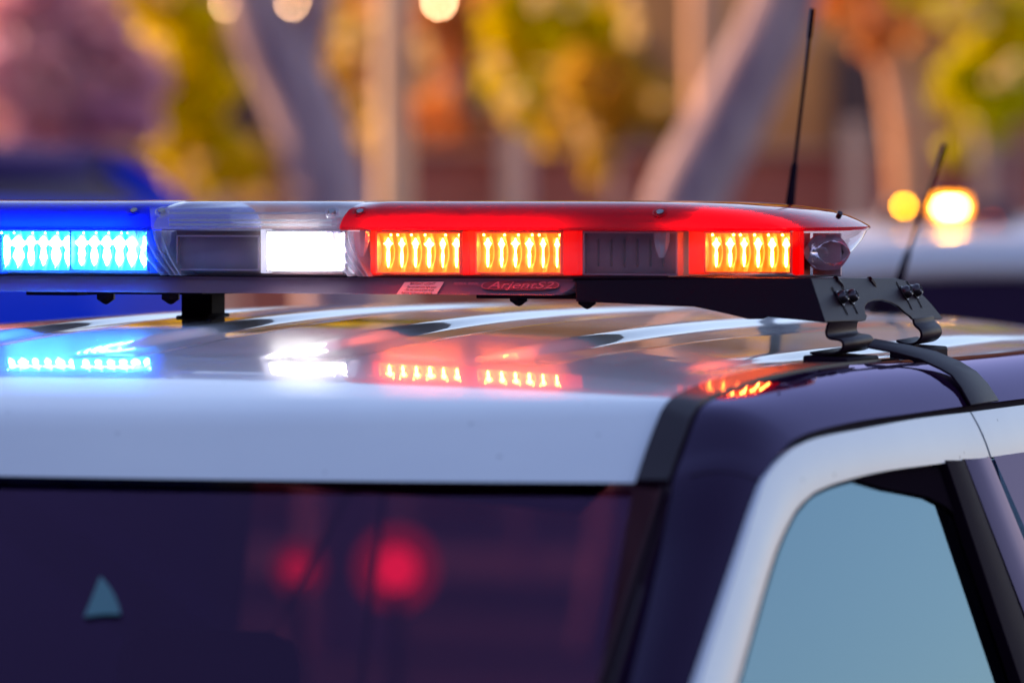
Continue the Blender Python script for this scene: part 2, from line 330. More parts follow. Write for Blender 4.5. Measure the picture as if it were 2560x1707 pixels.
# --- mouldings, rails, doors, both sides
SEAM = 10
for s in (1, -1):
    # ditch moulding: from the windshield corner over the roof side
    a = c0[:10] ; bcur = [c1[2], c1[3], lerp(c1[3], c1[4], .6), lerp(c1[3], c1[4], .9), c1[5], c1[6], c1[7], lerp(c1[7], c1[8], .7), c1[8], c1[9]]
    A = catmull(a, 8); B = catmull([Vector(v) for v in bcur], 8)
    g = [[], [], [], []]
    for p, q in zip(A, B):
        g[0].append(mir(p-Vector((0,0,.004)), s)); g[1].append(mir(lerp(p, q, .04)+Vector((0,-.001,.003)), s))
        g[2].append(mir(lerp(p, q, .90)+Vector((0,-.001,.003)), s)); g[3].append(mir(lerp(p, q, .97)-Vector((0,0,.008)), s))
    bm = bmesh.new(); vr = grid(bm, g); bm.faces.new([r[0] for r in vr])
    link('ditch_moulding', bm, 'trim', car, auto=50)
    # ditch behind the moulding (rear of the roof)
    ei = [c0[9], c0[10], c0[11], c0[12], c0[13]]; eo = [c1[9], c1[10], E1[12], E1[13], E1[14]]
    bm = bmesh.new(); g = [[mir(p-Vector((0,0,.001)), s) for p in catmull(ei, 8)], [mir(lerp(p, q, .5)-Vector((0,0,.004)), s) for p, q in zip(catmull(ei, 8), catmull(eo, 8))], [mir(q-Vector((0,0,.001)), s) for q in catmull(eo, 8)]]
    grid(bm, g); link('roof_ditch', bm, 'rubber', car)
    # black rail and windshield pillar (one pressing)
    g = strip([p for p in E1], [p for p in E2], 10, .009, s, 8)
    inner = [p - Vector((s*.004, 0, .010)) for p in g[0]]; outer = [p - Vector((s*.018, 0, .004)) for p in g[-1]]
    bm = bmesh.new(); grid(bm, [inner]+g+[outer]); link('roof_rail', bm, 'black', car, auto=22)
    jp = [S1(1684,1209), S1(1700,1209)+Vector((.002,0,.002))] + [lerp(S1(1684,1209), S2(1903,1206), t_)+Vector((0,-.002,.0095*4*t_*(1-t_))) for t_ in (.2,.4,.6,.8)] + [S2(1903,1206)]
    bm = bmesh.new(); tube(bm, [mir(p, s) for p in catmull(jp[2:], 4)], .0012, 6); link('pillar_joint', bm, 'rubber', car)
    # dark channel between rail and door
    g = strip([p-Vector((.012,0,0)) for p in E2], [p-Vector((.014,0,.004)) for p in E3], 2, 0, s, 8); bm = bmesh.new(); grid(bm, g); link('door_seal', bm, 'rubber', car)
    # thin bright-edged pillar moulding between windshield and pillar
    o0 = [(1495,1707),(1575,1465),(1652,1232)]; A = [onpl(x, y, (.685,0,1.79), (1,0,.36)) for x, y in o0]; B = [S1(1549,1707), S1(1618,1460), S1(1684,1222)]
    d = A[0]-A[2]; t = (1.16-A[0].z)/d.z; A = [A[0]+d*t]+A; d = B[0]-B[2]; t = (1.16-B[0].z)/d.z; B = [B[0]+d*t]+B
    A = catmull(A, 6); B = catmull(B, 6); g = [[mir(lerp(p, q, t)+Vector((.0, -h, h*1.2)), s) for p, q in zip(A, B)] for t, h in ((0,-.004),(.05,.002),(.18,.006),(.34,.002),(.44,-.001),(.60,-.001),(.70,.004),(.84,.005),(.97,-.001))]
    bm = bmesh.new(); grid(bm, g); link('pillar_moulding', bm, 'trim', car, auto=60)

    # front door
    for nm, lo, hi, white in (('front_door', 0, 10, True), ('rear_door', 10, 13, True)):
        a3 = E3[lo:hi+1]; a4 = E4[lo:hi+1]
        if nm == 'rear_door':
            qp = [E4[13]-Vector((.006,0,0)), E4[14]-Vector((.006,0,0)), Vector((.735,2.19,1.66)), Vector((.875,2.375,1.13)), Vector((.92,1.91,1.14))]
            bm = bmesh.new(); bm.faces.new([bm.verts.new(mir(q, s)) for q in qp]); link('quarter_window', bm, 'quarter', car, smooth=False)
            bm = bmesh.new(); g3, g4 = [E3[13], E3[14], Vector((.74,2.2,1.68))], [E4[13], E4[14], Vector((.73,2.19,1.65))]; grid(bm, [[mir(q, s) for q in g3], [mir(q, s) for q in g4]]); link('quarter_frame', bm, 'black', car)
            a3 = [a3[0]+Vector((0,.007,0))]+a3[1:]; a4 = [a4[0]+Vector((0,.007,0))]+a4[1:]
        g = strip(a3, a4, 8, .0018, s, 8)
        inn = [p - Vector((s*.012, 0, .004)) for p in g[0]]; inn2 = [p - Vector((s*.012, 0, -.001)) for p in g[-1]]
        bm = bmesh.new(); vr = grid(bm, [inn]+g+[inn2])
        if nm == 'front_door': bm.faces.new([r[-1] for r in vr])
        else: bm.faces.new([r[0] for r in vr])
        # lower door panel below the belt
        ya, yb = (-1.75, .02) if nm == 'front_door' else (.03, 1.25)
        pan = [[(s*(.93+dx), lerp(ya, yb, k/8)+(0.0), z) for k in range(9)] for z, dx in ((1.16,0),(1.12,.03),(1.0,.045),(.7,.055),(.4,.03),(.33,0))]
        grid(bm, pan)
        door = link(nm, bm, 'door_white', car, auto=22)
        if nm == 'front_door':
            door['label'] = 'white front door with a blue sky reflection in its window'
            # rear edge seal of the glass and pillar panels
            def Sg(x, y, off): return mir(S2(x, y, off), s)
            def dn(p, q, z=1.16): d = q-p; return p + d*((z-p.z)/d.z)
            def band(name, top, bot, off, m):
                T = [S2(x, y, off) for x, y in top]; Bv = [S2(x, y, off) for x, y in bot]
                Bv = [dn(t, b) for t, b in zip(T, Bv)]
                bm = bmesh.new(); n = 10
                rws = [[mir(lerp(t, b, k/n)+Vector((.004*math.sin(math.pi*j/(len(T)-1)),0,0)), s) for j, (t, b) in enumerate(zip(T, Bv))] for k in range(n+1)]
                grid(bm, rws); back = [[p-Vector((s*.012,0,0)) for p in (r[0], r[0])] for r in rws]
                grid(bm, [[r[0] for r in rws], [r[0]-Vector((s*.012,0,0)) for r in rws]]); grid(bm, [[r[-1] for r in rws], [r[-1]-Vector((s*.012,0,0)) for r in rws]])
                return link(name, bm, m, door, auto=40)
            band('window_seal', [(2366,1150),(2378,1150),(2396,1150),(2412,1150)], [(2548,1690),(2562,1690),(2590,1690),(2615,1690)], .006, 'rubber')
            band('pillar_panel', [(2412,1147),(2430,1146),(2450,1145),(2475,1142)], [(2622,1690),(2645,1690),(2668,1690),(2700,1690)], .007, 'black')
            # seal along the top of the glass
            tops = [E4[i] for i in range(0, 10)]
            A = catmull([p-Vector((.003,0,-.002)) for p in tops], 8)
            dd = [(0,4),(1.5,4),(4,4),(6,6),(7,7),(8,8),(9,9),(10,10),(12,12),(12,14)]
            Bk = [S2(k4[i][0]+ox, k4[i][1]+oy, -.006) for i, (ox, oy) in zip(range(0, 9), ((7,1),(7,3),(6,4),(6,6),(4,6),(3,8),(2,9),(2,10),(2,11)))]
            d = Bk[0]-Bk[1]; Bk = [Bk[0]+d*((1.16-Bk[0].z)/d.z)] + Bk
            B = catmull(Bk, 8)
            bm = bmesh.new(); grid(bm, [[mir(p, s) for p in A], [mir(q, s) for q in B]]); link('glass_run', bm, 'rubber', door)
            # glass pane
            gl = [mir(S2(p[0], p[1], -.010), s) for p in ((1843,1707),(1882,1560),(1935,1390),(1980,1290),(2002,1260),(2040,1228),(2094,1206),(2202,1179),(2330,1161),(2386,1150))]
            lowf = S2(1843,1707,-.010) + (S2(1843,1707,-.010)-S2(1935,1390,-.010))*((1.16-S2(1843,1707,-.010).z)/(S2(1843,1707,-.010).z-S2(1935,1390,-.010).z))
            t1, t2 = S2(2386,1150,-.010), S2(2575,1690,-.010); lowb = t1+(t2-t1)*((1.16-t1.z)/(t2.z-t1.z))
            bm = bmesh.new(); vs = [bm.verts.new(p) for p in [mir(lowf, s)]+gl+[mir(lowb, s)]]; bm.faces.new(vs)
            link('window', bm, 'side', door, smooth=False, solid=.004)
            bm = bmesh.new(); dv = [(2140,1200),(2240,1181),(2330,1168),(2376,1163),(2388,1215),(2408,1275),(2418,1310),(2395,1290),(2360,1262),(2320,1242),(2270,1232),(2215,1222)]  # matte dark patch standing for a reflection in the glass
            prism(bm, [mir(S2(x, y, -.004), s) for x, y in dv], (-s*.002,0,0)); rpatch = link('wind_deflector', bm, pbr('smoked_deflector', (.010,.006,.010), .9, spec=.0), door, smooth=False, bevel=.0006); rpatch['label'] = 'dark smoked deflector in the top rear corner of the window'
        else:
            bm = bmesh.new()
            f = [E4[10], E4[11], E4[12], E4[13]]
            pts = [mir(p-Vector((.012,0,0)), s) for p in f] + [Vector((s*.89, 1.9, 1.16)), Vector((s*.925, .06, 1.16))]
            bm.faces.new([bm.verts.new(p) for p in pts]); link('window', bm, 'side', door, smooth=False, solid=.004)
            T = [S2(2484,1141,.006), S2(2560,1130,.006), S2(2600,1126,.006)]; Bt = [S2(2730,1700,.006), S2(2800,1700,.006), S2(2850,1700,.006)]
            Bt = [t+(b-t)*((1.16-t.z)/(b.z-t.z)) for t, b in zip(T, Bt)]
            bm = bmesh.new(); grid(bm, [[mir(lerp(t, b, k/8), s) for t, b in zip(T, Bt)] for k in range(9)]); link('pillar_panel', bm, 'black', door)

# --- windshield
def ws(u, v):      # u across, v down
    edge_t = c0[0]; top = Vector((u*edge_t.x*.995, lerp(YF, edge_t.y, abs(u)**2.2), lerp(zc(YF), edge_t.z, .72*u*u+.28*abs(u)**5)))
    be = onpl(1500, 1707, (.690,0,1.79), (1,0,.36)); d = be - edge_t
    dirc = Vector((0, -.34, -.155)).normalized(); dire = d.normalized()
    dd = lerp(dirc, Vector((u*abs(dire.x)/max(abs(u),1e-3), dire.y, dire.z)), abs(u)**2.2)
    if abs(u) > 0: dd.x = dire.x*u
    dd.z = lerp(dirc.z, dire.z, abs(u)**2.2)
    return top + Vector((0, .004, -.006)) + dd*(v*1.28)
bm = bmesh.new(); grid(bm, [[ws(-1+2*i/40, v/16) for i in range(41)] for v in range(17)])
wsh = link('windshield', bm, 'wind', car, recalc=False)
wsh['label'] = 'dark windshield'
# black frit band along the top edge of the glass
bm = bmesh.new(); grid(bm, [[ws(-1+2*i/40, v)-Vector((0,-.004,.004)) for i in range(41)] for v in (0, .012)]); bm.free()
# added teal card standing for light seen through a gap in the cabin
def onws(x, y):
    u, v = 0.0, .3
    def pr(u, v): q = ws(u, v) - CAM; k = q.dot(FWD); return 1280+F*q.dot(RGT)/k, 853.5-F*q.dot(UPV)/k
    for _ in range(40):
        a, b = pr(u, v); au, bu = pr(u+.01, v); av, bv = pr(u, v+.01)
        j = [(au-a)/.01, (av-a)/.01, (bu-b)/.01, (bv-b)/.01]; dt = j[0]*j[3]-j[1]*j[2]; ex, ey = x-a, y-b
        u += .7*(ex*j[3]-ey*j[1])/dt; v += .7*(ey*j[0]-ex*j[2])/dt
    return ws(u, v)
bm = bmesh.new()
pp = [(252,1446),(264,1458),(277,1475),(290,1499),(298,1520),(303,1541),(262,1541),(212,1547)]
prism(bm, [onws(x, y)+Vector((0,-.001,.002)) for x, y in pp], Vector((0,-.0002,.0004))); sk = link('sticker', bm, pbr('sticker_teal', (.035,.15,.17), .5), wsh, smooth=False)
sk['label'] = 'small pale teal triangular sticker'

# --- rest of the body below the picture and the cabin
bm = bmesh.new()
for z0_, rows_ in ((0, 0),):
    sec = [(-3.05,.70,.45,.78),(-2.95,.86,.36,.92),(-2.6,.95,.34,1.0),(-2.1,.98,.34,1.10),(-1.78,.99,.34,1.14)]
    def ring(y, wd, zb, zt): return [(-wd,y,zb),(-wd*1.01,y,(zb+zt)/2),(-wd*.97,y,zt-.06),(-wd*.86,y,zt),(0,y,zt+.05),(wd*.86,y,zt),(wd*.97,y,zt-.06),(wd*1.01,y,(zb+zt)/2),(wd,y,zb)]
    vr = grid(bm, [ring(*q_) for q_ in sec], close=True); bm.faces.new(vr[0][::-1]); bm.faces.new(vr[-1])
link('front_body', bm, 'black', car, auto=45)
bm = bmesh.new()
sec = [(1.28,.98,.34,1.12),(1.8,.97,.34,1.12),(2.2,.93,.38,1.1),(2.38,.88,.42,1.08)]
vr = grid(bm, [ring(*q_) for q_ in sec], close=True); bm.faces.new(vr[0][::-1]); bm.faces.new(vr[-1]); box(bm, (-.96,-1.74,.3), (.96,1.3,.40))
link('rear_body', bm, 'black', car, auto=45)
bm = bmesh.new()
for s in (1,-1): tube(bm, [(s*.735,2.19,1.66),(s*.875,2.375,1.14)], .005, 8)
box(bm, (-.72,2.12,1.66), (.72,2.2,1.74)); box(bm, (-.86,2.3,1.06), (.86,2.42,1.16)); link('tailgate_frame', bm, 'black', car)
bm = bmesh.new(); grid(bm, [[(-.735,2.19,1.665),(.735,2.19,1.665)],[(-.875,2.375,1.13),(.875,2.375,1.13)]]); link('rear_window', bm, 'rearg', car)
for s in (1,-1):
    for y in (-2.25, 1.55):
        bm = bmesh.new(); lathe(bm, [(0,.27),(.02,.35),(.06,.38),(.2,.38),(.24,.35),(.245,.27)], (s*.76,y,.38), (s,0,0), 32); wh = link('wheel', bm, 'rubber', car)
        bm = bmesh.new(); lathe(bm, [(.0,.05),(.01,.26),(.03,.27),(.035,.06)], (s*.985,y,.38), (s,0,0), 24); link('rim', bm, 'dsteel', wh)
    bm = bmesh.new(); box(bm, (s*.62-.16,-3.08,.72), (s*.62+.16,-3.0,.84)); link('headlight', bm, 'lens', car, bevel=.02)
bm = bmesh.new()   # cabin: headliner, dashboard, seats
rws = []
for y in [-.86+.1*i for i in range(31)]:
    rws.append([(x*.62/6, y, zc(y)-.045-.03*abs(x/6)**2) for x in range(-6, 7)])
grid(bm, rws); link('headliner', bm, 'plum', car, solid=.01)
bm = bmesh.new(); box(bm, (-.88,-1.75,1.0), (.88,-1.25,1.12)); link('dashboard', bm, 'plum', car, bevel=.04)
bm = bmesh.new(); box(bm, (-.90,-1.7,.42), (.90,2.3,.50)); link('cabin_floor', bm, 'plum', car)
for sx in (-.42, .42):
    for y in (-.35, .65):
        bm = bmesh.new(); box(bm, (sx-.24,y-.5,.62), (sx+.24,y,.78)); box(bm, (sx-.24,y-.02,.7), (sx+.24,y+.12,1.26)); box(bm, (sx-.12,y+.04,1.28), (sx+.12,y+.13,1.42)); link('seat', bm, 'plum', car, bevel=.04)
# --- antennas on the roof
def whip(pa, pb, Y, z0_, r0, label):
    a = at(*pa, Y=Y); b = at(*pb, Y=Y); d = (b-a)
    bm = bmesh.new(); base = a + d*((z0_-a.z)/d.z)
    pts = [base, lerp(base, a, .5), a, lerp(a, b, .18), lerp(a, b, .2), lerp(a, b, .84), lerp(a, b, .85), b]
    tube(bm, pts, [r0*1.6, r0*1.4, r0*1.1, r0*.8, r0*.45, r0*.42, r0*.62, r0*.6], 10)
    o = link('antenna', bm, 'rubber', car); o['label'] = label
    bm = bmesh.new(); lathe(bm, [(0,.03),(.012,.026),(.03,.012)], base-Vector((0,0,.004)), (0,0,1)); link('base', bm, 'rubber', o)
whip((1976,500), (2032,22), .75, 1.827, .0052, 'tall thin upright antenna behind the red end')
whip((2250,690), (2362,362), 1.55, 1.80, .0055, 'shorter leaning antenna in front of the amber lamps')

# ================================================================== LIGHT BAR
bar = empty('light_bar', (0, 0, 1.855))
tag(bar, 'flashing light bar with blue, clear and red domes strapped across the police car roof', 'light bar')
def zy(y): return at(615, y, Y=-.15).z
LV = [(502.5,1650,.05),(503,1780,.095),(505,1900,.118),(510,1968,.128),(516,2020,.136),(525,2080,.143),(540,2126,.1485),(555,2158,.1515),(566,2177,.1535),(569,2177,.1535),(575,2170,.1505)]
LW = [(576,2168,.149),(600,2155,.148),(625,2134,.147),(650,2106,.1445),(670,2083,.142),(684,2058,.140),(691,2038,.136)]
def proj_x(p): 
    v = p-CAM; return 1280 + F*v.dot(RGT)/v.dot(FWD)
def Lfit(px, y, W):
    lo, hi = .30, .75
    for _ in range(26):
        m_ = (lo+hi)/2
        if max(proj_x(Vector((p.x, p.y, zy(y)))) for p in outline(.107, m_, W)) > px: hi = m_
        else: lo = m_
    return m_
def outline(xs, Lx, W, n=28):
    X0 = Lx-.125
    pts = [Vector((xs, -W, 0))] + [Vector((xs+(X0-xs)*k/10, -W, 0)) for k in range(1, 10)]
    for k in range(n+1):
        a = -math.pi/2 + math.pi*k/n; e_ = 2/2.5
        ca, sa = max(math.cos(a), 0), math.sin(a); e_ = 2/3.0
        pts.append(Vector((X0+(Lx-X0)*ca**e_, W*math.copysign(abs(sa)**(2/3.0), sa), 0)))
    pts += [Vector((X0+(xs-X0)*k/10, W, 0)) for k in range(1, 10)] + [Vector((xs, W, 0))]
    return pts
LV = [(y, Lfit(px, y, W), W) for y, px, W in LV]; LW = [(y, Lfit(px, y, W), W) for y, px, W in LW]
def seam_in(y): return interp(y, [(502,.030),(505,.020),(510,.014),(518,.009),(530,.005),(550,.002),(570,.0005),(700,.0005)])
def shell_end(levels, s, cap_top, xs0, curve=None):
    bm = bmesh.new(); rws = []
    for y, Lx, W in levels:
        z = zy(y); rws.append([Vector((s*p.x, p.y, z)) for p in outline(xs0+(seam_in(y) if cap_top else (curve(y) if curve else 0)), Lx, W)])
    vr = grid(bm, rws, close=True)
    if cap_top: bm.faces.new(vr[0])
    return bm
def shell_mid(levels, xs, cap_top, curve=None):
    bm = bmesh.new(); rws = []
    for y, Lx, W in levels:
        z = zy(y); q = xs-(seam_in(y) if cap_top else 0); xl = -q+(0 if cap_top or not curve else curve(y)); xr = q+(0 if cap_top or not curve else curve(y))
        rws.append([Vector((lerp(xl, xr, k/12), -W, z)) for k in range(13)] + [Vector((lerp(xr, xl, k/12), W, z)) for k in range(13)])
    vr = grid(bm, rws, close=True)
    if cap_top: bm.faces.new(vr[0])
    return bm
XS = .107
red = link('dome', shell_end(LV, 1, True, XS), 'red_dome', bar, auto=50); red['label'] = 'red tinted dome'
blue = link('dome', shell_end(LV, -1, True, XS), 'blue_dome', bar, auto=50); blue['label'] = 'blue tinted dome'
clr = link('dome', shell_mid(LV, XS-.0015, True), 'clear_dome', bar, auto=50); clr['label'] = 'clear middle dome'
link('lens', shell_end(LW, 1, False, XS), 'lens', bar, auto=50); link('lens', shell_end(LW, -1, False, XS), 'lens', bar, auto=50); link('lens', shell_mid(LW, XS-.002, False), 'lens', bar, auto=50)
# curved moulded end walls of the lenses at the two seams
for sx, dirn in ((-1, 1), (1, -1)):
    bm = bmesh.new()
    for q, (off, amp) in enumerate(((-.020,.030),(-.009,.030),(.001,.026),(.010,.022))):
        path = []
        for k in range(11):
            t = k/10; y = 578 + 112*t
            path.append((sx*XS + (off + amp*(t**1.6))*1.0 - .002, y))
        g = []
        for (x, y) in path:
            z = zy(y); g.append([Vector((x-.0012,-.146,z)), Vector((x-.0002,-.1475,z)), Vector((x+.0014,-.1465,z)), Vector((x+.0014,-.10,z)), Vector((x-.0012,-.10,z))])
        grid(bm, g, close=True)
    link('lens_edge', bm, 'fin', bar, auto=50)
# inner ribs of the domes (long horizontal mouldings seen through the plastic)
for s_, m_ in ((1,'red_dome'),(-1,'blue_dome')):
    bm = bmesh.new()
    for y in (533, 551, 562):
        z = zy(y); box(bm, (min(s_*.125, s_*.50), -.139, z-.0012), (max(s_*.125, s_*.50), -.120, z+.0012))
    link('dome_rib', bm, m_, bar)
bm = bmesh.new()
for y in (533, 551, 562):
    z = zy(y); box(bm, (-.093,-.139,z-.0012), (.093,-.120,z+.0012))
link('dome_rib', bm, 'fin', bar)
# inner deck
bm = bmesh.new(); zb, zt = zy(690), zy(578)
box(bm, (-.455,-.108,zb+.001), (.455,.108,zt)); link('inner_deck', bm, 'deck', bar)
bm = bmesh.new(); box(bm, (-.57,-.134,zy(693)), (.57,.134,zy(689.5))); link('floor_plate', bm, 'rubber', bar, bevel=.002)

# --- LED modules
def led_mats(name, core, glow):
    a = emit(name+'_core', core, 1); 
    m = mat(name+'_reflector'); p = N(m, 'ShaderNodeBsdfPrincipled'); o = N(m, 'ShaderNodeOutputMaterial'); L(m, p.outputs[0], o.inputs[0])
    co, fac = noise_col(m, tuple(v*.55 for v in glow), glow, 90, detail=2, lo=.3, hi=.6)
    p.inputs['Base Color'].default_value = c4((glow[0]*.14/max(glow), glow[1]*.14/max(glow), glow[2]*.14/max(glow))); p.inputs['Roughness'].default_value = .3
    L(m, co, p.inputs['Emission Color']); p.inputs['Emission Strength'].default_value = 1.0  # light caught by the reflector is put in as emission
    return a, m
LR = led_mats('red_led', (90, 11.0, 1.3), (.66, .11, .0))
LB = led_mats('blue_led', (2.5, 22, 90), (.01, .55, 2.8))
LWh = led_mats('white_led', (30, 29, 28), (.62, .60, .60))
HB = {'r': pbr('red_lit_housing', (.75,.10,.08), .4), 'b': pbr('blue_lit_housing', (.05,.10,.7), .4), 'w': pbr('white_lit_housing', (.7,.68,.7), .4)}  # tray colours carry the light of their LEDs
YM = -.1375
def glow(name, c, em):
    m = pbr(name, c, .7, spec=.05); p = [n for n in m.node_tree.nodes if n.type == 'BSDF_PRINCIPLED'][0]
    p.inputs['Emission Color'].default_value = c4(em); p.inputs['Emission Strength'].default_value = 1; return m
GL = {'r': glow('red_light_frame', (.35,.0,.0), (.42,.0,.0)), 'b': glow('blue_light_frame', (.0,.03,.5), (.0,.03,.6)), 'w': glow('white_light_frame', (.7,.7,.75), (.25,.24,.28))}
def module(px0, px1, py0, py1, kind, label=None, n=6, wide=1.0, YM=YM, fl=.0095, fr_=.0095):
    X0, X1 = at(px0, 630, Y=YM).x, at(px1, 630, Y=YM).x; z1, z0_ = at(px0, py0, Y=YM).z, at(px0, py1, Y=YM).z
    mats = {'r': LR, 'b': LB, 'w': LWh}.get(kind)
    bm = bmesh.new()                                         # housing: open tray with rim
    t = .0016; yb = YM+.020
    for a, b in (((X0-t,YM,z0_-t),(X0,yb,z1+t)), ((X1,YM,z0_-t),(X1+t,yb,z1+t)), ((X0,YM,z0_-t),(X1,yb,z0_)), ((X0,YM,z1),(X1,yb,z1+t))): box(bm, a, b)
    mod = link('led_module', bm, 'off' if kind == 'o' else HB[kind], bar, smooth=False)
    if kind == 'o':
        bm = bmesh.new(); o4 = [Vector((a, YM-.0006, b)) for a, b in ((X0-t,z0_-t),(X1+t,z0_-t),(X1+t,z1+t),(X0-t,z1+t))]; i4 = [Vector((a, YM-.0006, b)) for a, b in ((X0,z0_),(X1,z0_),(X1,z1),(X0,z1))]
        grid(bm, [o4, i4], close=True); link('rim', bm, 'rim', mod, smooth=False)
    if label: mod['label'] = label
    if kind == 'o':
        bm = bmesh.new(); box(bm, (X0,YM+.006,z0_), (X1,yb,z1))
        link('cover', bm, 'off', mod, smooth=False)
        bm = bmesh.new()
        for k in range(n):
            x = lerp(X0, X1, (k+.9)/(n+1)); box(bm, (x-.0009,YM+.0035,lerp(z0_,z1,.18)), (x+.0009,YM+.0065,lerp(z0_,z1,.85)))
        if n: link('rib', bm, pbr('cover_rib', (.07,.035,.06), .3), mod, smooth=False)
        return mod
    # added side frames; their emission stands for the glow around the LEDs
    bm = bmesh.new(); zl = z0_-.003; fy = YM+.004
    for a, b in ((X0-fl, X0-t-.0003), (X1+t+.0003, X1+fr_)):
        if b-a < .0012: continue
        bm = bmesh.new(); box(bm, (a,fy,zl), (b,yb,z1+.003)); link('light_frame', bm, GL[kind], mod, smooth=False, bevel=.001)
    # reflector: row of shallow concave channels, one per LED
    bm = bmesh.new(); rows_ = []
    H = z1-z0_; pitch = (X1-X0)/n
    for j in range(13):
        v = j/12; row = []
        for i in range(n*8+1):
            u = (i % 8)/8 if i < n*8 else 0
            dep = .0045*abs(math.cos(math.pi*u))**2
            row.append(Vector((lerp(X0, X1, i/(n*8)), yb-.002-.010*(2*v-1)**2-dep, lerp(z0_, z1, v))))
        rows_.append(row)
    grid(bm, rows_); link('reflector', bm, mats[1], mod)
    # bright spindle-shaped light of each LED, with its dots
    prof = [(0,.10),(.03,.22),(.055,.12),(.09,.14),(.2,.30),(.33,.42),(.44,.40),(.55,.30),(.62,.30),(.70,.46),(.765,.85),(.80,1.0),(.84,.72),(.89,.42),(.93,.36),(.965,.14),(1,.03)]
    rnd = random.Random(int(px0))
    for i in range(n):
        xc = X0+pitch*(i+.5); bm = bmesh.new(); jit = [rnd.uniform(.75, 1.2) for _ in prof]
        w0 = pitch*.29*wide*rnd.uniform(.72, 1.25)
        L_, R_, Fr = [], [], []
        for (v, wd), jt in zip(prof, jit):
            z = lerp(z0_+H*.03, z1-H*.10, v); ww = w0*(wd*jt)
            L_.append(Vector((xc-ww, yb-.0075, z))); R_.append(Vector((xc+ww, yb-.0075, z))); Fr.append(Vector((xc, yb-.0075-min(ww,.004), z)))
        grid(bm, [L_, Fr, R_])
        lathe(bm, [(0,.0013),(.001,.0009)], (xc+pitch*rnd.choice((0,.5))-.001, YM+.003, z1-H*.045), (0,-1,0), 8)
        link('led', bm, mats[0], mod)
    return mod
module(943,1148,583,680,'r','lit red module nearest the clear dome'); module(1192,1400,583,680,'r','second lit red module', fr_=.018); module(1764,1974,583,679,'r','lit red module near the bar end', YM=-.108, fl=.020)
module(1462,1690,583,684,'o','unlit dark module in the red end')
module(445,645,592,672,'o','unlit dark module under the clear dome', n=0)
module(668,862,580,676,'w','glaring white module', wide=2.6); module(177,366,578,674,'b','lit blue module beside the clear dome', wide=2.7, fl=.0); module(-12,175,578,674,'b','lit blue module at the picture edge', wide=2.7, fr_=.0)
module(-230,-20,580,676,'b', wide=1.3); module(-560,-330,583,684,'o'); module(-850,-630,583,679,'b')
# faint module rim window top of clear dome: lit strip on the bar's white module
# --- corner: clear lens with chrome reflector behind it
for s in (1,-1):
    bm = bmesh.new(); cx, cyy, cz = .603, -.055, zy(628)
    ax = Vector((s*.75,-.66,0)).normalized()
    up_ = Vector((0,0,1)); sd_ = ax.cross(up_).normalized(); cc = Vector((s*cx,cyy,cz)) - ax*.012; rg = []
    for h, r in ((0,.002),(.0015,.006),(.005,.011),(.011,.0155),(.019,.0185),(.026,.0197)):      # concave bowl with six soft flutes
        rg.append([cc + ax*h + (sd_*math.cos(k*math.pi/18)*1.45 + up_*math.sin(k*math.pi/18))*r*(1-.07*abs(math.sin(3*k*math.pi/18))) for k in range(36)])
    vr = grid(bm, rg, close=True); bm.faces.new(vr[0][::-1])
    o = link('corner_reflector', bm, 'chrome', bar, auto=30)
    bm = bmesh.new(); lathe(bm, [(0,.006),(.012,.005),(.016,.002)], Vector((s*cx,cyy,cz)), ax, 8); link('bulb', bm, 'lens', o)
    bm = bmesh.new(); box(bm, (min(s*.592,s*.622),-.044,zy(684)), (max(s*.592,s*.622),-.040,zy(581))); link('corner_back_plate', bm, pbr('mauve_plastic', (.48,.30,.38), .3, bump=.3, bscale=120), bar)
    bm = bmesh.new(); box(bm, (min(s*.588,s*.591),-.095,zy(684)), (max(s*.588,s*.591),-.05,zy(580))); link('corner_bracket', bm, HB['r' if s > 0 else 'b'], bar)
# --- dome screws in their recesses
for px, py, kind in ((335,527,'b'),(405,528,'c'),(830,530,'c'),(900,529,'r'),(1650,531,'r'),(2100,533,'r'),(-490,531,'b')):
    W = interp(py, [(l[0], l[2]) for l in LV]) if px < 1900 else .095
    p = at(px, py, Y=-(W-.001))
    if px > 1900: p = at(px, py, Y=-.068)
    bm = bmesh.new(); ax = Vector((0,-.55,.83))
    if px > 1900:
        lathe(bm, [(-.006,.003),(.0008,.003),(.0014,.002)], p, Vector((.5,-.5,.7)), 8); link('screw', bm, 'dsteel', bar); continue
    if px > 1900: ax = Vector((.5,-.5,.7))
    lathe(bm, [(-.004,.0075),(.0006,.0078),(.0010,.0066),(-.003,.0056)], p, ax, 18); b = link('screw_boss', bm, {'b':'blue_dome','c':'clear_dome','r':'red_dome'}[kind], bar)
    bm = bmesh.new(); lathe(bm, [(-.003,.0042),(.0012,.0042),(.0020,.0032)], p, ax, 8); link('screw', bm, 'steel', b)
    if px < 1900:
        bm = bmesh.new(); x = p.x
        g = []
        for y, ww in ((578,.009),(600,.0088),(622,.0065),(640,.0028)):
            z = zy(y); g.append([Vector((x+ww*math.cos(a*math.pi/4), -.1395+ww*.7*math.sin(a*math.pi/4), z)) for a in range(8)])
        grid(bm, g, close=True); link('screw_post', bm, 'fin', bar, auto=20)
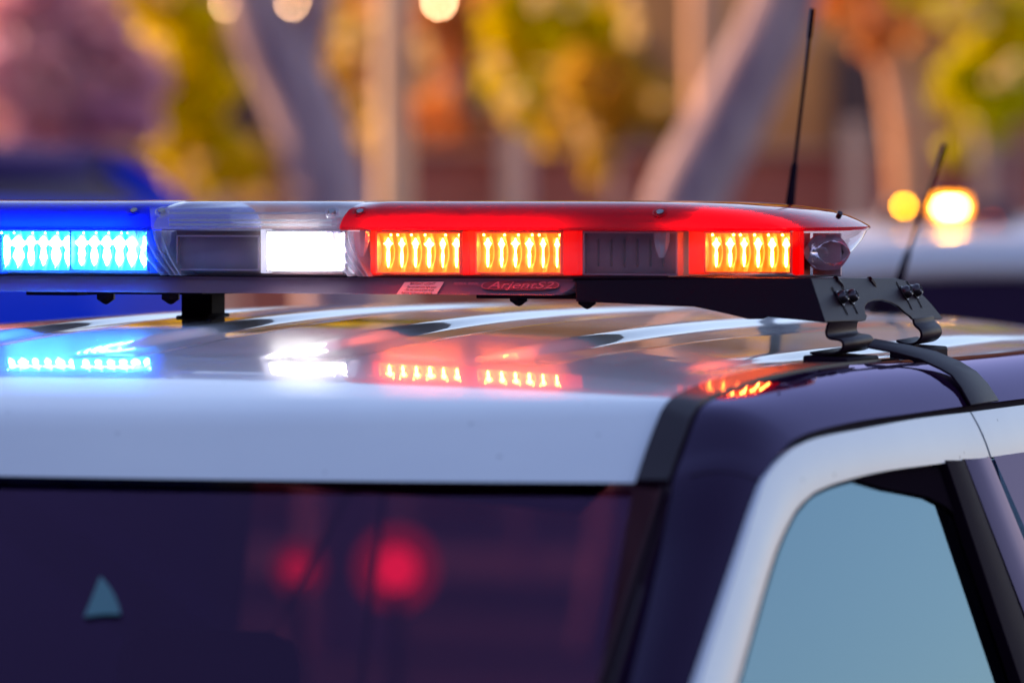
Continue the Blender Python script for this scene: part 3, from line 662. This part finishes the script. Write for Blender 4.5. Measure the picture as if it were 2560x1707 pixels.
# --- base extrusion with rounded right end, sticker and badge
zb1, zb0 = zy(692), zy(733); YB = -.128
def xb(px, py): return at(px, py, Y=YB).x
xr = xb(1447, 712)
prof = [(xr-.004, zb1), (xr, zb1-.003), (xr-.001, zb1-.008), (xr-.007, zb0+.004), (xr-.016, zb0)]
bm = bmesh.new(); poly = [Vector((x, YB, z)) for x, z in prof]; poly += [Vector((-p.x, p.y, p.z)) for p in reversed(poly)]
def slope(bm, on=True):
    for v in bm.verts:
        if v.co.y < -.10: v.co.y += -.003 - .016*(zb1-v.co.z)/(zb1-zb0)
    return bm
prism(bm, poly, (0, .256, 0)); slope(bm); base = link('base_extrusion', bm, 'alu', bar, bevel=.0015)
bm = bmesh.new(); box(bm, (-xr+.01, YB-.0015, zy(698)), (xr-.004, YB+.004, zy(693))); box(bm, (-xr+.02, YB-.0018, zy(733)), (xr-.02, YB+.004, zy(730.5))); slope(bm); link('edge_bead', bm, 'alu', base)
stk = pbr('sticker_pink_white', (.72,.42,.45), .5); ink = pbr('printing_ink', (.20,.06,.09), .6); badge_i = pbr('badge_metal', (.40,.12,.18), .35)
YS = YB-.0030
bm = bmesh.new(); prism(bm, [at(x, y, Y=YS) for x, y in ((1018,705),(1116,704),(1107,734),(1007,735))], (0,.0006,0)); slope(bm); link('warning_sticker', bm, stk, base, smooth=False)
def text(body, px, py, hpx, m, parent, shear=0, wpx=None, name='lettering', Y=YS-.0008, ext_=.0002):
    cu = bpy.data.curves.new('t', 'FONT'); cu.body = body; cu.size = 1; cu.shear = shear; cu.extrude = 0; cu.align_x = 'CENTER'; cu.align_y = 'CENTER'
    o = bpy.data.objects.new('t', cu); col.objects.link(o); dg = bpy.context.evaluated_depsgraph_get(); me = bpy.data.meshes.new_from_object(o.evaluated_get(dg)); bpy.data.objects.remove(o)
    xs_ = [v.co.x for v in me.vertices]; W0 = max(xs_)-min(xs_)
    c = at(px, py, Y=Y); k = hpx/2370*1.35; kx = (wpx/2227/W0) if wpx else k
    bm = bmesh.new(); bm.from_mesh(me)
    for v in bm.verts: v.co = Vector((c.x+v.co.x*kx, c.y, c.z+v.co.y*k))
    slope(bm)
    link(name, bm, m, parent, smooth=False, solid=.0003, recalc=False)
text('BRIGHT LIGHT', 1064, 709, 6, ink, base, wpx=62); text('- Do not stare into light beam', 1063, 717, 5, ink, base, wpx=76)
text('- Do not view at close range', 1060, 724, 5, ink, base, wpx=74); text('Failure to do so will cause', 1057, 731.5, 5, ink, base, wpx=76)
text('FEDERAL SIGNAL', 1173, 709, 6.5, badge_i, base, wpx=62)
ov = [at(1309+97*math.copysign(abs(math.cos(a))**.5, math.cos(a)), 713+11.5*math.copysign(abs(math.sin(a))**.8, math.sin(a)), Y=YS) for a in [k*2*math.pi/40 for k in range(40)]]
bm = bmesh.new(); prism(bm, ov, (0,.0012,0)); slope(bm); link('badge', bm, pbr('badge_plate', (.10,.02,.05), .35), base)
ring_o = ov; c_ = at(1309, 713, Y=YS); bm = bmesh.new()
o1 = [p+Vector((0,-.0004,0)) for p in ov]; o2 = [c_+(p-c_)*.97+Vector((0,-.0004,0)) for p in ov]
grid(bm, [o1, o2], close=True); slope(bm); link('badge_rim', bm, badge_i, base)
text('ArjentS2', 1309, 713, 17, badge_i, base, shear=.25, wpx=160)
# --- under-plates, hanging nuts, centre support
bm = bmesh.new()
box(bm, (xb(1175,740), -.11, zy(744)), (xb(1520,740), .11, zy(733.6)))
link('under_plate', bm, 'powder', bar, bevel=.001); bm = bmesh.new(); box(bm, (-xb(1175,740)-.03, -.11, zy(744)), (xb(175,740), .11, zy(733.6)))
link('under_plate', bm, 'powder', bar, bevel=.001); bm = bmesh.new()
box(bm, (xb(180,740), -.09, zy(741)), (xb(470,740), .09, zy(734)))
link('under_plate', bm, 'powder', bar, bevel=.001)
for px, py in ((265,741),(427,741),(1297,745),(1468,752)):
    p = at(px, py, Y=-.10); bm = bmesh.new()
    lathe(bm, [(-.003,.0105),(.003,.0105),(.0045,.008),(.0075,.0035),(.0085,.001)], p, (0,0,-1), 6); link('nut', bm, 'powder', bar, auto=20)
p = at(508, 770, Y=.03); pt, pb = at(508, 735, Y=.03), at(508, 801, Y=.03)
bm = bmesh.new(); box(bm, (p.x-.018, .01, lerp(pb.z, pt.z, .22)), (p.x+.018, .05, pt.z+.004)); box(bm, (p.x-.014, .0, pb.z+.004), (p.x+.019, .06, lerp(pb.z, pt.z, .28))); box(bm, (p.x-.019, -.003, zc(.02)-.010), (p.x+.020, .063, pb.z+.006))
link('centre_support', bm, 'rubber', bar, bevel=.003)

# ================================================================== MOUNTING FEET (parts of the bar)
YK = -.142
Atop, Bbot = at(2026, 697, Y=YK+.004), at(2062, 806, Y=YK-.018)
npl = (Bbot-Atop).cross(Vector((0,1,.012))).normalized()
def OP(x, y): return onpl(x, y, Atop, npl)
for s in (1,-1):
    bm = bmesh.new()
    def YKf(y): return YK+.004-.022*(y-697)/109
    fr = [(1440,699),(2026,697),(2062,806),(1920,791),(1908,797),(1870,797),(1800,780),(1735,766),(1640,762),(1520,757),(1440,753)]
    bm.faces.new([bm.verts.new(mir(OP(x, y) if (x, y) in ((2026,697),(2062,806)) else at(x, y, Y=YKf(y)), s)) for x, y in fr])
    op = [(2026,697),(2240,697.5),(2262,703),(2290,724),(2318,752),(2340,778),(2356,797),(2352,799),(2280,799),(2274,792),(2262,783),(2243,766),(2225,757),(2203,751),(2182,752),(2168,757),(2160,768),(2161,785),(2166,790),(2163,801),(2155,803),(2062,806)]
    bm.faces.new([bm.verts.new(mir(OP(x, y), s)) for x, y in op])
    tp = [mir(OP(2026,697), s), mir(OP(2240,697.5), s)]; ti = [Vector((s*.36, YK, tp[0].z)), Vector((s*.36, tp[1].y, tp[1].z))]
    bm.faces.new([bm.verts.new(p) for p in (tp[0], tp[1], ti[1], ti[0])])
    bmesh.ops.remove_doubles(bm, verts=bm.verts, dist=.0004)
    br = link('mounting_bracket', bm, 'powder', bar, smooth=False, solid=.0026, bevel=.0014)
    # pressed ribs of the bracket top
    for pa, pb in (((2088,699),(2112,722)),((2172,699),(2192,722))):
        bm = bmesh.new(); a, b = OP(*pa), OP(*pb); tube(bm, [mir(p - npl*(.0005 if npl.x > 0 else -.0005), s) for p in (a, lerp(a, b, .5), b)], [.0045,.004,.001], 8)
        link('pressed_rib', bm, 'powder', br)
    no = npl if npl.x > 0 else -npl
    dn_ = (Bbot-Atop).normalized()
    for (x, y) in ((2096,748),(2121,745),(2257,735),(2282,731)):
        p = OP(x, y); bm = bmesh.new()
        lathe(bm, [(.001,.0085),(.0028,.0085),(.003,.0070),(.0075,.0068),(.0098,.0052),(.0106,.002)], mir(p, s), mir(no, s), 18)
        sc = link('screw', bm, 'dsteel', br, auto=40)
        u = no.orthogonal().normalized(); v = no.cross(u); bm = bmesh.new()
        for d_ in ((u+v).normalized(), (u-v).normalized()):
            w_ = no.cross(d_); c = p+no*.0106
            pts = [c+d_*.0042+w_*.0008, c-d_*.0042+w_*.0008, c-d_*.0042-w_*.0008, c+d_*.0042-w_*.0008]
            prism(bm, [mir(q, s) for q in pts], mir(no, s)*.0004)
        link('cross_recess', bm, 'rubber', sc, smooth=False)
        for sg in (-1, 1):                                   # slot visible beyond the head
            bm = bmesh.new(); sl = OP(x + sg*(13 if sg > 0 else 12), y + sg*(26 if sg > 0 else 14)); w_ = no.cross(dn_).normalized()
            D2 = (OP(x+13, y+26)-p).normalized(); W2 = no.cross(D2).normalized()
            pts = [sl+D2*.006+W2*.0018, sl+D2*.0072, sl+D2*.006-W2*.0018, sl-D2*.006-W2*.0018, sl-D2*.0072, sl-D2*.006+W2*.0018]
            prism(bm, [mir(q+no*.0016, s) for q in pts], mir(no, s)*.0003); link('slot', bm, 'rubber', br, smooth=False)
    # S-shaped gutter clips and rubber pads
    for prof_, Ya, Yb_, padp in (([(2072,803),(2066,822),(2066,838),(2074,846),(2098,850),(2106,856),(2107,866),(2100,877),(2084,884),(2050,886),(2024,882)], -.140, -.040, ((2014,903),(2158,880))),
                                 ([(2282,797),(2286,812),(2300,826),(2303,840),(2296,852),(2282,860),(2262,860),(2240,852)], .095, .165, None)):
        pts = [at(x, y, Y=Ya) for x, y in prof_]; cur = catmull(pts, 5)
        bm = bmesh.new(); grid(bm, [[mir(p, s) for p in cur], [mir(Vector((p.x+.002, Yb_, p.z+.002)), s) for p in cur]])
        link('clip', bm, 'powder', br, solid=.0026, bevel=.0008)
        lo = pts[-3]; xa, xb_ = (pts[-1].x-.004, pts[-3].x+.018)
        bm = bmesh.new(); zt_ = lo.z-.0015; zb_ = zt_-.0165
        box(bm, (xa, Ya-.012, 0), (xb_, Yb_+.004, 1)); 
        for v in bm.verts:
            v.co.z = (zt_ if v.co.z > .5 else zb_) - (v.co.x-xa)*.06; v.co.x *= s
        link('rubber_pad', bm, 'rubber', br, bevel=.0025)
    # strap from foot over the black rail into the door gap
    fe = [(2168,868),(2230,880),(2300,899),(2350,922),(2378,938),(2402,970),(2426,1013)]
    be_ = [(2185,848),(2262,862),(2340,880),(2400,905),(2440,930),(2468,960),(2496,1002)]
    PSf = lambda p, i: onpl(p[0], p[1], (.70+.004, 0, 1.787), (1, 0, .9)) 
    Xs = [.668,.690,.712,.733,.745,.757,.772]
    g = [[], []]
    for i, (a, b) in enumerate(zip(fe, be_)):
        pa_ = at(a[0], a[1], X=Xs[i]+.002); pb_ = at(b[0], b[1], X=Xs[i]+.002)
        g[0].append(mir(pa_, s)); g[1].append(mir(pb_, s))
    bm = bmesh.new(); A = g[0]; B = g[1]; grid(bm, [A, [lerp(p, q, .5) for p, q in zip(A, B)], B])
    link('strap', bm, 'powder', br, solid=.0024, bevel=.0006, auto=12)

# ================================================================== BACKGROUND
exposed = {}
def px_m(D): return D/F
brown = pbr('wall_render', (.30,.09,.04), .9, c2=(.74,.34,.10), scale=.9, lo=.3, hi=.7)
# long wall/building behind the trees
o = empty('brick_building', atd(1280, 465, 36).xy.to_3d())
tag(o, 'reddish brown brick building behind the trees, badly out of focus', 'building')
RX = Matrix.Rotation(PSI, 4, 'Z')
def wbox(bm, D, px0, px1, z0_, z1_, th=.3):
    """upright box facing the street"""
    a = atd(px0, HOR, D); b = atd(px1, HOR, D); n = Vector((FWD.x, FWD.y, 0)).normalized()
    pts = [Vector((a.x,a.y,z0_)), Vector((b.x,b.y,z0_)), Vector((b.x,b.y,z1_)), Vector((a.x,a.y,z1_))]
    prism(bm, pts, n*th)
def zD(y, D): return atd(1280, y, D).z
bm = bmesh.new(); wbox(bm, 38, -2500, 3300, 0, 6.0, 5); link('wall', bm, brown, o, smooth=False)
bm = bmesh.new(); wbox(bm, 37.6, -2600, 3400, 6.0, 6.4, 6); link('roof', bm, pbr('roof_tile', (.25,.10,.06), .8), o, smooth=False)
for x in (560, 1150, 1500, 2080, 2700):
    bm = bmesh.new(); wbox(bm, 37.9, x, x+150, 1.2, 2.9, .05); wf = link('window', bm, pbr('win_dark', (.06,.03,.03), .3), o, smooth=False)
    bm = bmesh.new(); wbox(bm, 37.85, x-12, x+162, 1.1, 1.2, .12); link('sill', bm, pbr('sill_stone', (.5,.35,.25), .7), wf, smooth=False)
# fence with posts and rails in front of the building
fe_ = empty('fence', atd(1280, 465, 31).xy.to_3d()); tag(fe_, 'low brown fence with pale posts and a pale top rail in front of the building', 'fence')
bm = bmesh.new(); wbox(bm, 31, -900, 3600, 0, zD(385, 31), .06); link('fence_panel', bm, pbr('fence_paint', (.36,.10,.09), .8, c2=(.46,.17,.10), scale=.6), fe_, smooth=False)
bm = bmesh.new(); wbox(bm, 30.9, -900, 3600, zD(385, 31), zD(368, 31), .1); link('rail', bm, pbr('rail_paint', (.45,.27,.20), .7), fe_, smooth=False)
pm = pbr('post_paint', (.60,.40,.30), .7)
for x0, x1, y in ((1250,1330,320),(1700,1760,330),(2112,2165,300),(2440,2480,330),(520,570,340)):
    bm = bmesh.new(); wbox(bm, 30.7, x0, x1, 0, zD(y, 30.7), .12); link('post', bm, pm, fe_, smooth=False)
# tall pale posts
def pole(px, wpx, D, z1_, c, label, name='post', lean=0):
    a = atd(px, HOR, D); r = wpx/2*D/F
    bm = bmesh.new(); tube(bm, [(a.x,a.y,0),(a.x,a.y,z1_*.5),(a.x+lean,a.y,z1_)], [r*1.05,r,r*.95], 14)
    o = link(name, bm, pbr('pole_'+str(px), c, .7, c2=tuple(v*.8 for v in c), scale=3), None); tag(o, label, 'post', 'pale posts among the trees')
    return o
pole(985, 88, 27, 5, (.80,.52,.34), 'pale beige post left of the yellow bush, lit by the low sun')
pole(1760, 84, 27, 5, (.75,.38,.22), 'orange tinted post beside the leaning trunk on the right')
# trees
bark = pbr('pale_bark', (.24,.15,.19), .9, c2=(.46,.32,.33), scale=9, stretch=(1,1,.3))
def leaves(c, rad, n, size, rnd, flat=1.0):
    bm = bmesh.new()
    cl = [(c + Vector((rnd.gauss(0,.45)*rad.x, rnd.gauss(0,.45)*rad.y, rnd.gauss(0,.45)*rad.z))) for _ in range(max(4, n//60))]
    for i in range(n):
        q = rnd.choice(cl); p = q + Vector((rnd.gauss(0,1),rnd.gauss(0,1),rnd.gauss(0,1)))*(min(rad)*.16)
        a = Vector((rnd.uniform(-1,1),rnd.uniform(-1,1),rnd.uniform(-1,1))).normalized(); b = a.orthogonal().normalized(); b = Matrix.Rotation(rnd.uniform(0,6.28), 3, a) @ b; d = a.cross(b)
        s_ = size*rnd.uniform(.6,1.4)
        bm.faces.new([bm.verts.new(v) for v in (p+b*s_, p+d*s_*.5, p-b*s_, p-d*s_*.5)])
    return bm
def tree(label, D, trunk, widths, crowns, m, name='tree', cat='tree', bk=None, n=900, size=.05, group=None):
    pts = [atd(x, y, D) for x, y in trunk]; rs = [w_*D/F/2 for w_ in widths]
    base = pts[-1].copy(); d = (pts[-1]-pts[-2]); gz = Vector((pts[-1].x + d.x*.3, pts[-1].y, 0)); 
    root = empty(name, (gz.x, gz.y, 0)); tag(root, label, cat, group)
    cur = catmull(pts+[lerp(pts[-1], gz, .6), gz], 5); rr = [Vector((r,0,0)) for r in rs+[rs[-1]*1.1, rs[-1]*1.4]]; rc = [v.x for v in catmull(rr, 5)]
    bm = bmesh.new(); tube(bm, cur, rc, 14); tr = link('trunk', bm, bk or bark, root)
    rnd = random.Random(len(label)*7+int(D*10))
    for (x, y, rx, ry, k) in crowns:
        c = atd(x, y, D-.2); bmc = leaves(c, Vector((rx*D/F, .5*rx*D/F+.1, ry*D/F)), int(n*k), size, rnd)
        link('crown', bmc, m, root, smooth=False, recalc=False)
    for k_, (x, y, rx, ry, k) in enumerate(crowns):
        if m is not pk:
            for _ in range(2):
                c = atd(x+rnd.uniform(-1,1)*rx*.8, y+rnd.uniform(-1,1)*ry*.8, D-.5); bmc = leaves(c, Vector((.05,.05,.05)), 26, .032, rnd); link('leaf_tuft', bmc, gold, root, smooth=False, recalc=False)  # added brighter tufts: sun highlights put into the leaf colour
    return root, tr
yg = leafmat('yellow_green_leaves', (.72,.55,.0), (.98,.80,.0)); ol = leafmat('olive_leaves', (.45,.28,.02), (.80,.54,.05)); gr = leafmat('green_leaves', (.50,.46,.0), (.85,.74,.0))
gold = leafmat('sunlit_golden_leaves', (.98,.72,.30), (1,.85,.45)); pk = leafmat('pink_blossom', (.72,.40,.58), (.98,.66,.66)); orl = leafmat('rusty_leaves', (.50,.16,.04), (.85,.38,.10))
r1, t1_ = tree('tree with a pale forked trunk leaning left, behind the clear dome', 24, [(560,-900),(600,-300),(640,0),(690,130),(745,240),(790,360),(825,500),(860,900)], [120,130,150,170,180,190,200,215], [(520,-330,260,240,1.0),(800,-420,240,180,.8)], yg)
bm = bmesh.new(); tube(bm, catmull([atd(x, y, 24) for x, y in ((740,230),(770,120),(800,-40),(830,-420))], 5), [60*24/F/2*(1.6-.04*i) for i in range(16)], 12); link('limb', bm, bark, r1)
bm = bmesh.new(); tube(bm, catmull([atd(x, y, 24) for x, y in ((845,-800),(840,-560),(830,-420))], 5), .03, 8); bm.free()
r2, t2_ = tree('tree with a thick trunk leaning right, behind the antenna', 24, [(2160,-900),(2060,-350),(1980,-60),(1925,90),(1870,200),(1810,320),(1750,430),(1710,520),(1610,900)], [130,150,170,175,180,190,195,200,215], [(2050,-330,250,240,1.0)], ol)
tree('slim orange trunked tree behind the amber lamps', 29, [(2160,-500),(2190,0),(2230,180),(2270,330),(2275,480),(2280,900)], [50,60,75,110,95,100], [(2160,-60,200,120,1.0),(2330,60,160,120,.7)], orl, bk=pbr('orange_bark', (.60,.26,.12), .9, c2=(.7,.36,.2), scale=5), n=700)
G1 = 'bushes and small trees in front of the building'
tree('yellow green leafy tree between the pink blossom and the forked trunk', 27, [(430,-500),(440,0),(470,300),(480,900)], [20,25,30,40], [(440,60,120,130,1.2),(480,230,130,140,1.6),(540,400,130,80,.9),(300,-60,150,80,.7)], yg, n=1000, group=G1)
tree('bright yellow leafy tree just right of the beige post', 27, [(1300,-400),(1305,0),(1310,300),(1310,900)], [15,20,26,30], [(1300,120,110,170,1.5),(1440,40,110,90,1.0),(1290,260,60,70,.4)], yg, n=1000, group=G1)
tree('olive leafy tree left of the orange post', 28, [(1580,-300),(1560,100),(1540,400),(1540,900)], [20,22,28,30], [(1520,80,130,130,.9),(1560,260,120,100,.8),(1420,260,100,120,.5)], ol, n=900, group=G1)
tree('green leafy tree at the right edge of the picture', 27, [(2540,-400),(2510,0),(2520,300),(2520,900)], [20,24,28,40], [(2470,230,110,110,1.8),(2530,110,110,90,1.0),(2400,0,160,60,.5)], gr, n=1000, group=G1)
tree('rusty red leafy tree behind the beige and yellow stretch', 32, [(1120,-400),(1120,0),(1120,300),(1120,900)], [20,30,40,50], [(1110,80,150,140,.8),(1130,300,140,120,.8),(880,120,80,200,.5)], orl, n=900, group=G1)
tree('olive bush at the foot of the forked tree', 28, [(600,350),(600,420),(600,500),(600,900)], [10,12,14,20], [(580,430,130,90,1.0),(880,300,80,160,.5),(870,60,60,120,.6)], ol, n=800, name='bush', cat='bush', group=G1)
tree('pink and purple blossoming tree at the upper left', 25, [(80,-500),(90,0),(110,300),(120,900)], [30,40,50,60], [(60,60,200,160,2.2),(230,220,170,140,1.8),(10,260,150,120,1.0),(230,20,120,80,.5)], pk, name='blossom_tree', n=1100)
# added glowing beads standing for sun glints between the leaves
lm = emit('warm_lamp_glow', (1,.55,.28), 26)
for k, (x, y, r) in enumerate(((1002,62,.016),(1098,6,.018),(2195,8,.016),(730,8,.012),(565,12,.010),(1530,-6,.010),(2345,4,.008),(2290,-5,.008),(2480,-2,.008))):
    c = atd(x, y, 30.4); bm = bmesh.new(); lathe(bm, [(-r,.3*r),(-r*.7,.75*r),(0,r),(r*.7,.75*r),(r,.3*r)], c, (0,0,1), 10)
    lb = link('festoon_lamp', bm, lm, None); tag(lb, ['warm glowing lamp in front of the beige post top','warm glowing lamp just right of the beige post','warm glowing lamp at the top, right of the tall antenna','small warm lamp over the fork of the trunk','small warm lamp left of the forked trunk','small warm lamp left of the orange post','small warm lamp at the top right, second from the right','small warm lamp at the top right, third from the right','small warm lamp nearest the top right corner'][k], 'lamp', 'warm lamps hanging among the trees')
    bm = bmesh.new(); tube(bm, [c+Vector((0,0,r)), c+Vector((0,0,1.5))], .004, 6); link('cord', bm, 'rubber', lb)

sb = empty('shop_building', (-13, 0, 0)); tag(sb, 'plain brown two storey building across the street at the left, outside the picture', 'building')  # unseen building, added to keep the sun off the car
bm = bmesh.new(); box(bm, (-20,-16,0), (-9,8,8)); link('wall', bm, brown, sb, smooth=False)
bm = bmesh.new(); box(bm, (-20.3,-16.3,8), (-8.7,8.3,8.3)); link('roof', bm, 'alu', sb, smooth=False)
for k, (x, wpx) in enumerate(((745, 75), (990, 120))):          # seen through the cabin, very blurred
    c = atd(x, 1420, 14.5); r = wpx/2*14.5/F
    bm = bmesh.new(); lathe(bm, [(-.06,r*.8),(-.05,r*1.05),(.0,r*1.05),(.01,r*.98)], c, -FWD, 20); wl = link('warning_lamp', bm, 'rubber', None); tag(wl, ['smaller red warning lamp glowing dimly through the windshield','larger red warning lamp glowing through the middle of the windshield'][k], 'warning lamp', 'red warning lamps seen through the windshield')
    bm = bmesh.new(); lathe(bm, [(.008,r*.95),(.02,r*.8),(.025,r*.4)], c, -FWD, 20); link('lamp_glass', bm, emit('red_warning_glow_%d' % k, (1,.006,.05), (2.4, 4.2)[k]), wl)
    bm = bmesh.new(); lathe(bm, [(-.03,r*1.1),(-.03,r*1.75),(-.02,r*1.75),(-.018,r*1.1)], c, -FWD, 20); link('lamp_rim', bm, emit('red_rim_glow_%d' % k, (1,.006,.06), (.7, .9)[k]), wl)  # dim glowing ring added as a soft halo round the lamp
    bm = bmesh.new(); tube(bm, [(c.x,c.y,c.z-r),(c.x,c.y,.02)], .02, 8); box(bm, (c.x-.15,c.y-.15,0), (c.x+.15,c.y+.15,.03)); link('stand', bm, 'rubber', wl)
bb = empty('storage_building', (6, -32, 0)); tag(bb, 'long dark brown building behind the photographer, outside the picture', 'building')  # unseen dark block, added to darken reflections of the low sky
bm = bmesh.new(); box(bm, (-30,-40,0), (45,-26,9)); link('wall', bm, pbr('dark_brick', (.035,.014,.02), .9), bb, smooth=False)
bm = bmesh.new(); box(bm, (-30.3,-40.3,9), (45.3,-25.7,9.3)); link('roof', bm, 'rubber', bb, smooth=False)
for k in range(5):
    bm = bmesh.new(); box(bm, (-9.02,-14+k*4.4,1.0), (-8.95,-11.4+k*4.4,2.6)); wf = link('window', bm, 'dsteel', sb, smooth=False)  # windows of the added, unseen shade building
    bm = bmesh.new(); box(bm, (-9.02,-14.1+k*4.4,.88), (-8.85,-11.3+k*4.4,.995)); link('sill', bm, 'alu', wf, smooth=False)
# ---- simple but complete vehicle standing behind
def vehicle(name, label, cat, D, px, heading, paint, wid=1.9, ln=4.8, roof=1.82, belt=1.25, cabin=(-.9,2.3), hood=1.08, roofm=None):
    p = atd(px, HOR, D); root = empty(name, (p.x, p.y, 0)); tag(root, label, cat)
    mx = Matrix.Translation((p.x, p.y, 0)) @ Matrix.Rotation(heading, 4, 'Z')
    def T(q): return mx @ Vector(q)
    h = ln/2; wd = wid/2
    def ring2(y, w_, zb_, zt_): return [T(q) for q in ((-w_,y,zb_),(-w_*1.02,y,(zb_+zt_)*.5),(-w_*.97,y,zt_-.05),(-w_*.88,y,zt_),(0,y,zt_+.03),(w_*.88,y,zt_),(w_*.97,y,zt_-.05),(w_*1.02,y,(zb_+zt_)*.5),(w_,y,zb_))]
    bm = bmesh.new(); secs = [(-h,wd*.85,.45,hood-.2),(-h+.2,wd*.96,.35,hood-.06),(cabin[0]-.55,wd,.33,hood+.06),(cabin[0],wd,.33,belt),(cabin[1]-.3,wd,.33,belt),(h-.1,wd*.95,.38,belt-.02),(h,wd*.88,.45,belt-.15)]
    vr = grid(bm, [ring2(*q) for q in secs], close=True); bm.faces.new(vr[0][::-1]); bm.faces.new(vr[-1]); link('body', bm, paint, root)
    # roof
    y0, y1 = cabin[0]+.45, min(cabin[1], h)-.35
    bm = bmesh.new()
    g = []
    for y, dz in ((y0-.16,-.10),(y0,-.035),(y0+.5,0),((y0+y1)/2,.005),(y1-.3,-.01),(y1,-.04),(y1+.08,-.09)):
        g.append([T(((u*wd*.74), y, roof+dz-.035*abs(u)**3)) for u in (-1,-.9,-.6,-.3,0,.3,.6,.9,1)])
    grid(bm, g); ov_ = link('roof', bm, roofm or paint, root, solid=.05)
    # glasshouse
    bm = bmesh.new(); lowr = [T(q) for q in ((-wd*.88,cabin[0],belt),(wd*.88,cabin[0],belt),(wd*.88,y1+.3,belt),(-wd*.88,y1+.3,belt))]; upr = [T(q) for q in ((-wd*.72,y0-.12,roof-.09),(wd*.72,y0-.12,roof-.09),(wd*.72,y1+.04,roof-.09),(-wd*.72,y1+.04,roof-.09))]
    grid(bm, [lowr, upr], close=True); link('windows', bm, pbr('dark_vehicle_glass', (.020,.008,.030), .4, spec=.08), root, smooth=False)
    for sx in (-1,1):
        for y in (y0+.9, y1-.3):
            bm = bmesh.new(); tube(bm, [T((sx*wd*.885,y,belt)), T((sx*wd*.73,y,roof-.06))], .035, 8); link('pillar', bm, paint, root)
        for y in (-h+.85, h-.95):
            bm = bmesh.new(); lathe(bm, [(0,.25),(.02,.34),(.06,.37),(.2,.37),(.23,.34),(.235,.2)], T((sx*(wd-.2),y,.37)), mx.to_3x3() @ Vector((sx,0,0)), 24); link('wheel', bm, 'rubber', root)
        bm = bmesh.new(); box(bm, (sx*wd*.66-.13,-h-.02,hood-.36), (sx*wd*.66+.13,-h+.1,hood-.24), mx=mx); link('headlight', bm, 'lens', root)
    return root, T
wp = pbr('white_paint_far', (.66,.66,.74), .35, coat=.6)
rt, T = vehicle('patrol_car', 'out of focus white patrol car with glowing amber roof lamps, behind at the right', 'police car', 16.5, 2560, R(20), wp, roof=1.84)
# amber bar on it
am = emit('amber_lamp', (1, .34, .0), 32); am2 = emit('amber_lamp_bright', (1, .48, .10), 75); am3 = emit('amber_lamp_surround', (1, .26, .0), 7)
ab = bmesh.new(); Dm = 16.3
pA, pB = atd(2215, 535, Dm), atd(2540, 535, Dm); 
n_ = Vector((FWD.x,FWD.y,0)).normalized()
prism(ab, [Vector((pA.x,pA.y,pA.z-.03)), Vector((pB.x,pB.y,pB.z-.03)), Vector((pB.x,pB.y,pB.z+.035)), Vector((pA.x,pA.y,pA.z+.035))], n_*.22); 
for xx in (2240, 2500):
    q = atd(xx, 575, Dm+.1); box(ab, (q.x-.04,q.y-.05,q.z-.03), (q.x+.04,q.y+.05,q.z+.05))
lb2 = link('warning_bar', ab, pbr('dark_bar_housing', (.10,.06,.08), .4), rt, bevel=.01)
def lamp(x0, x1, y0, y1, m, label=None):
    bm = bmesh.new(); a, b = atd(x0, y0, Dm-.01), atd(x1, y1, Dm-.01); prism(bm, [Vector((a.x,a.y,b.z)), Vector((b.x,b.y,b.z)), Vector((b.x,b.y,a.z)), Vector((a.x,a.y,a.z))], n_*.02)
    l = link('amber_lamp', bm, m, lb2, smooth=False)
lamp(2254,2266,509,521,am); lamp(2352,2400,512,526,am2); lamp(2338,2350,500,538,am3); lamp(2402,2414,500,538,am3); lamp(2351,2401,528,540,am3); lamp(2351,2401,498,510,am3); lamp(2480,2486,548,554,emit('red_marker_lamp', (1,.10,.02), 3))
# blue truck at the left
bp = pbr('blue_paint', (.004,.035,.62), .6, spec=.08)
vt, T = vehicle('blue_truck', 'tall deep blue truck with dark cab windows, out of focus behind the blue dome', 'truck', 19, -330, R(20), bp, wid=2.1, ln=5.6, roof=2.09, belt=1.90, hood=1.7, roofm=pbr('purple_roof_paint', (.05,.03,.12), .8, spec=.1))
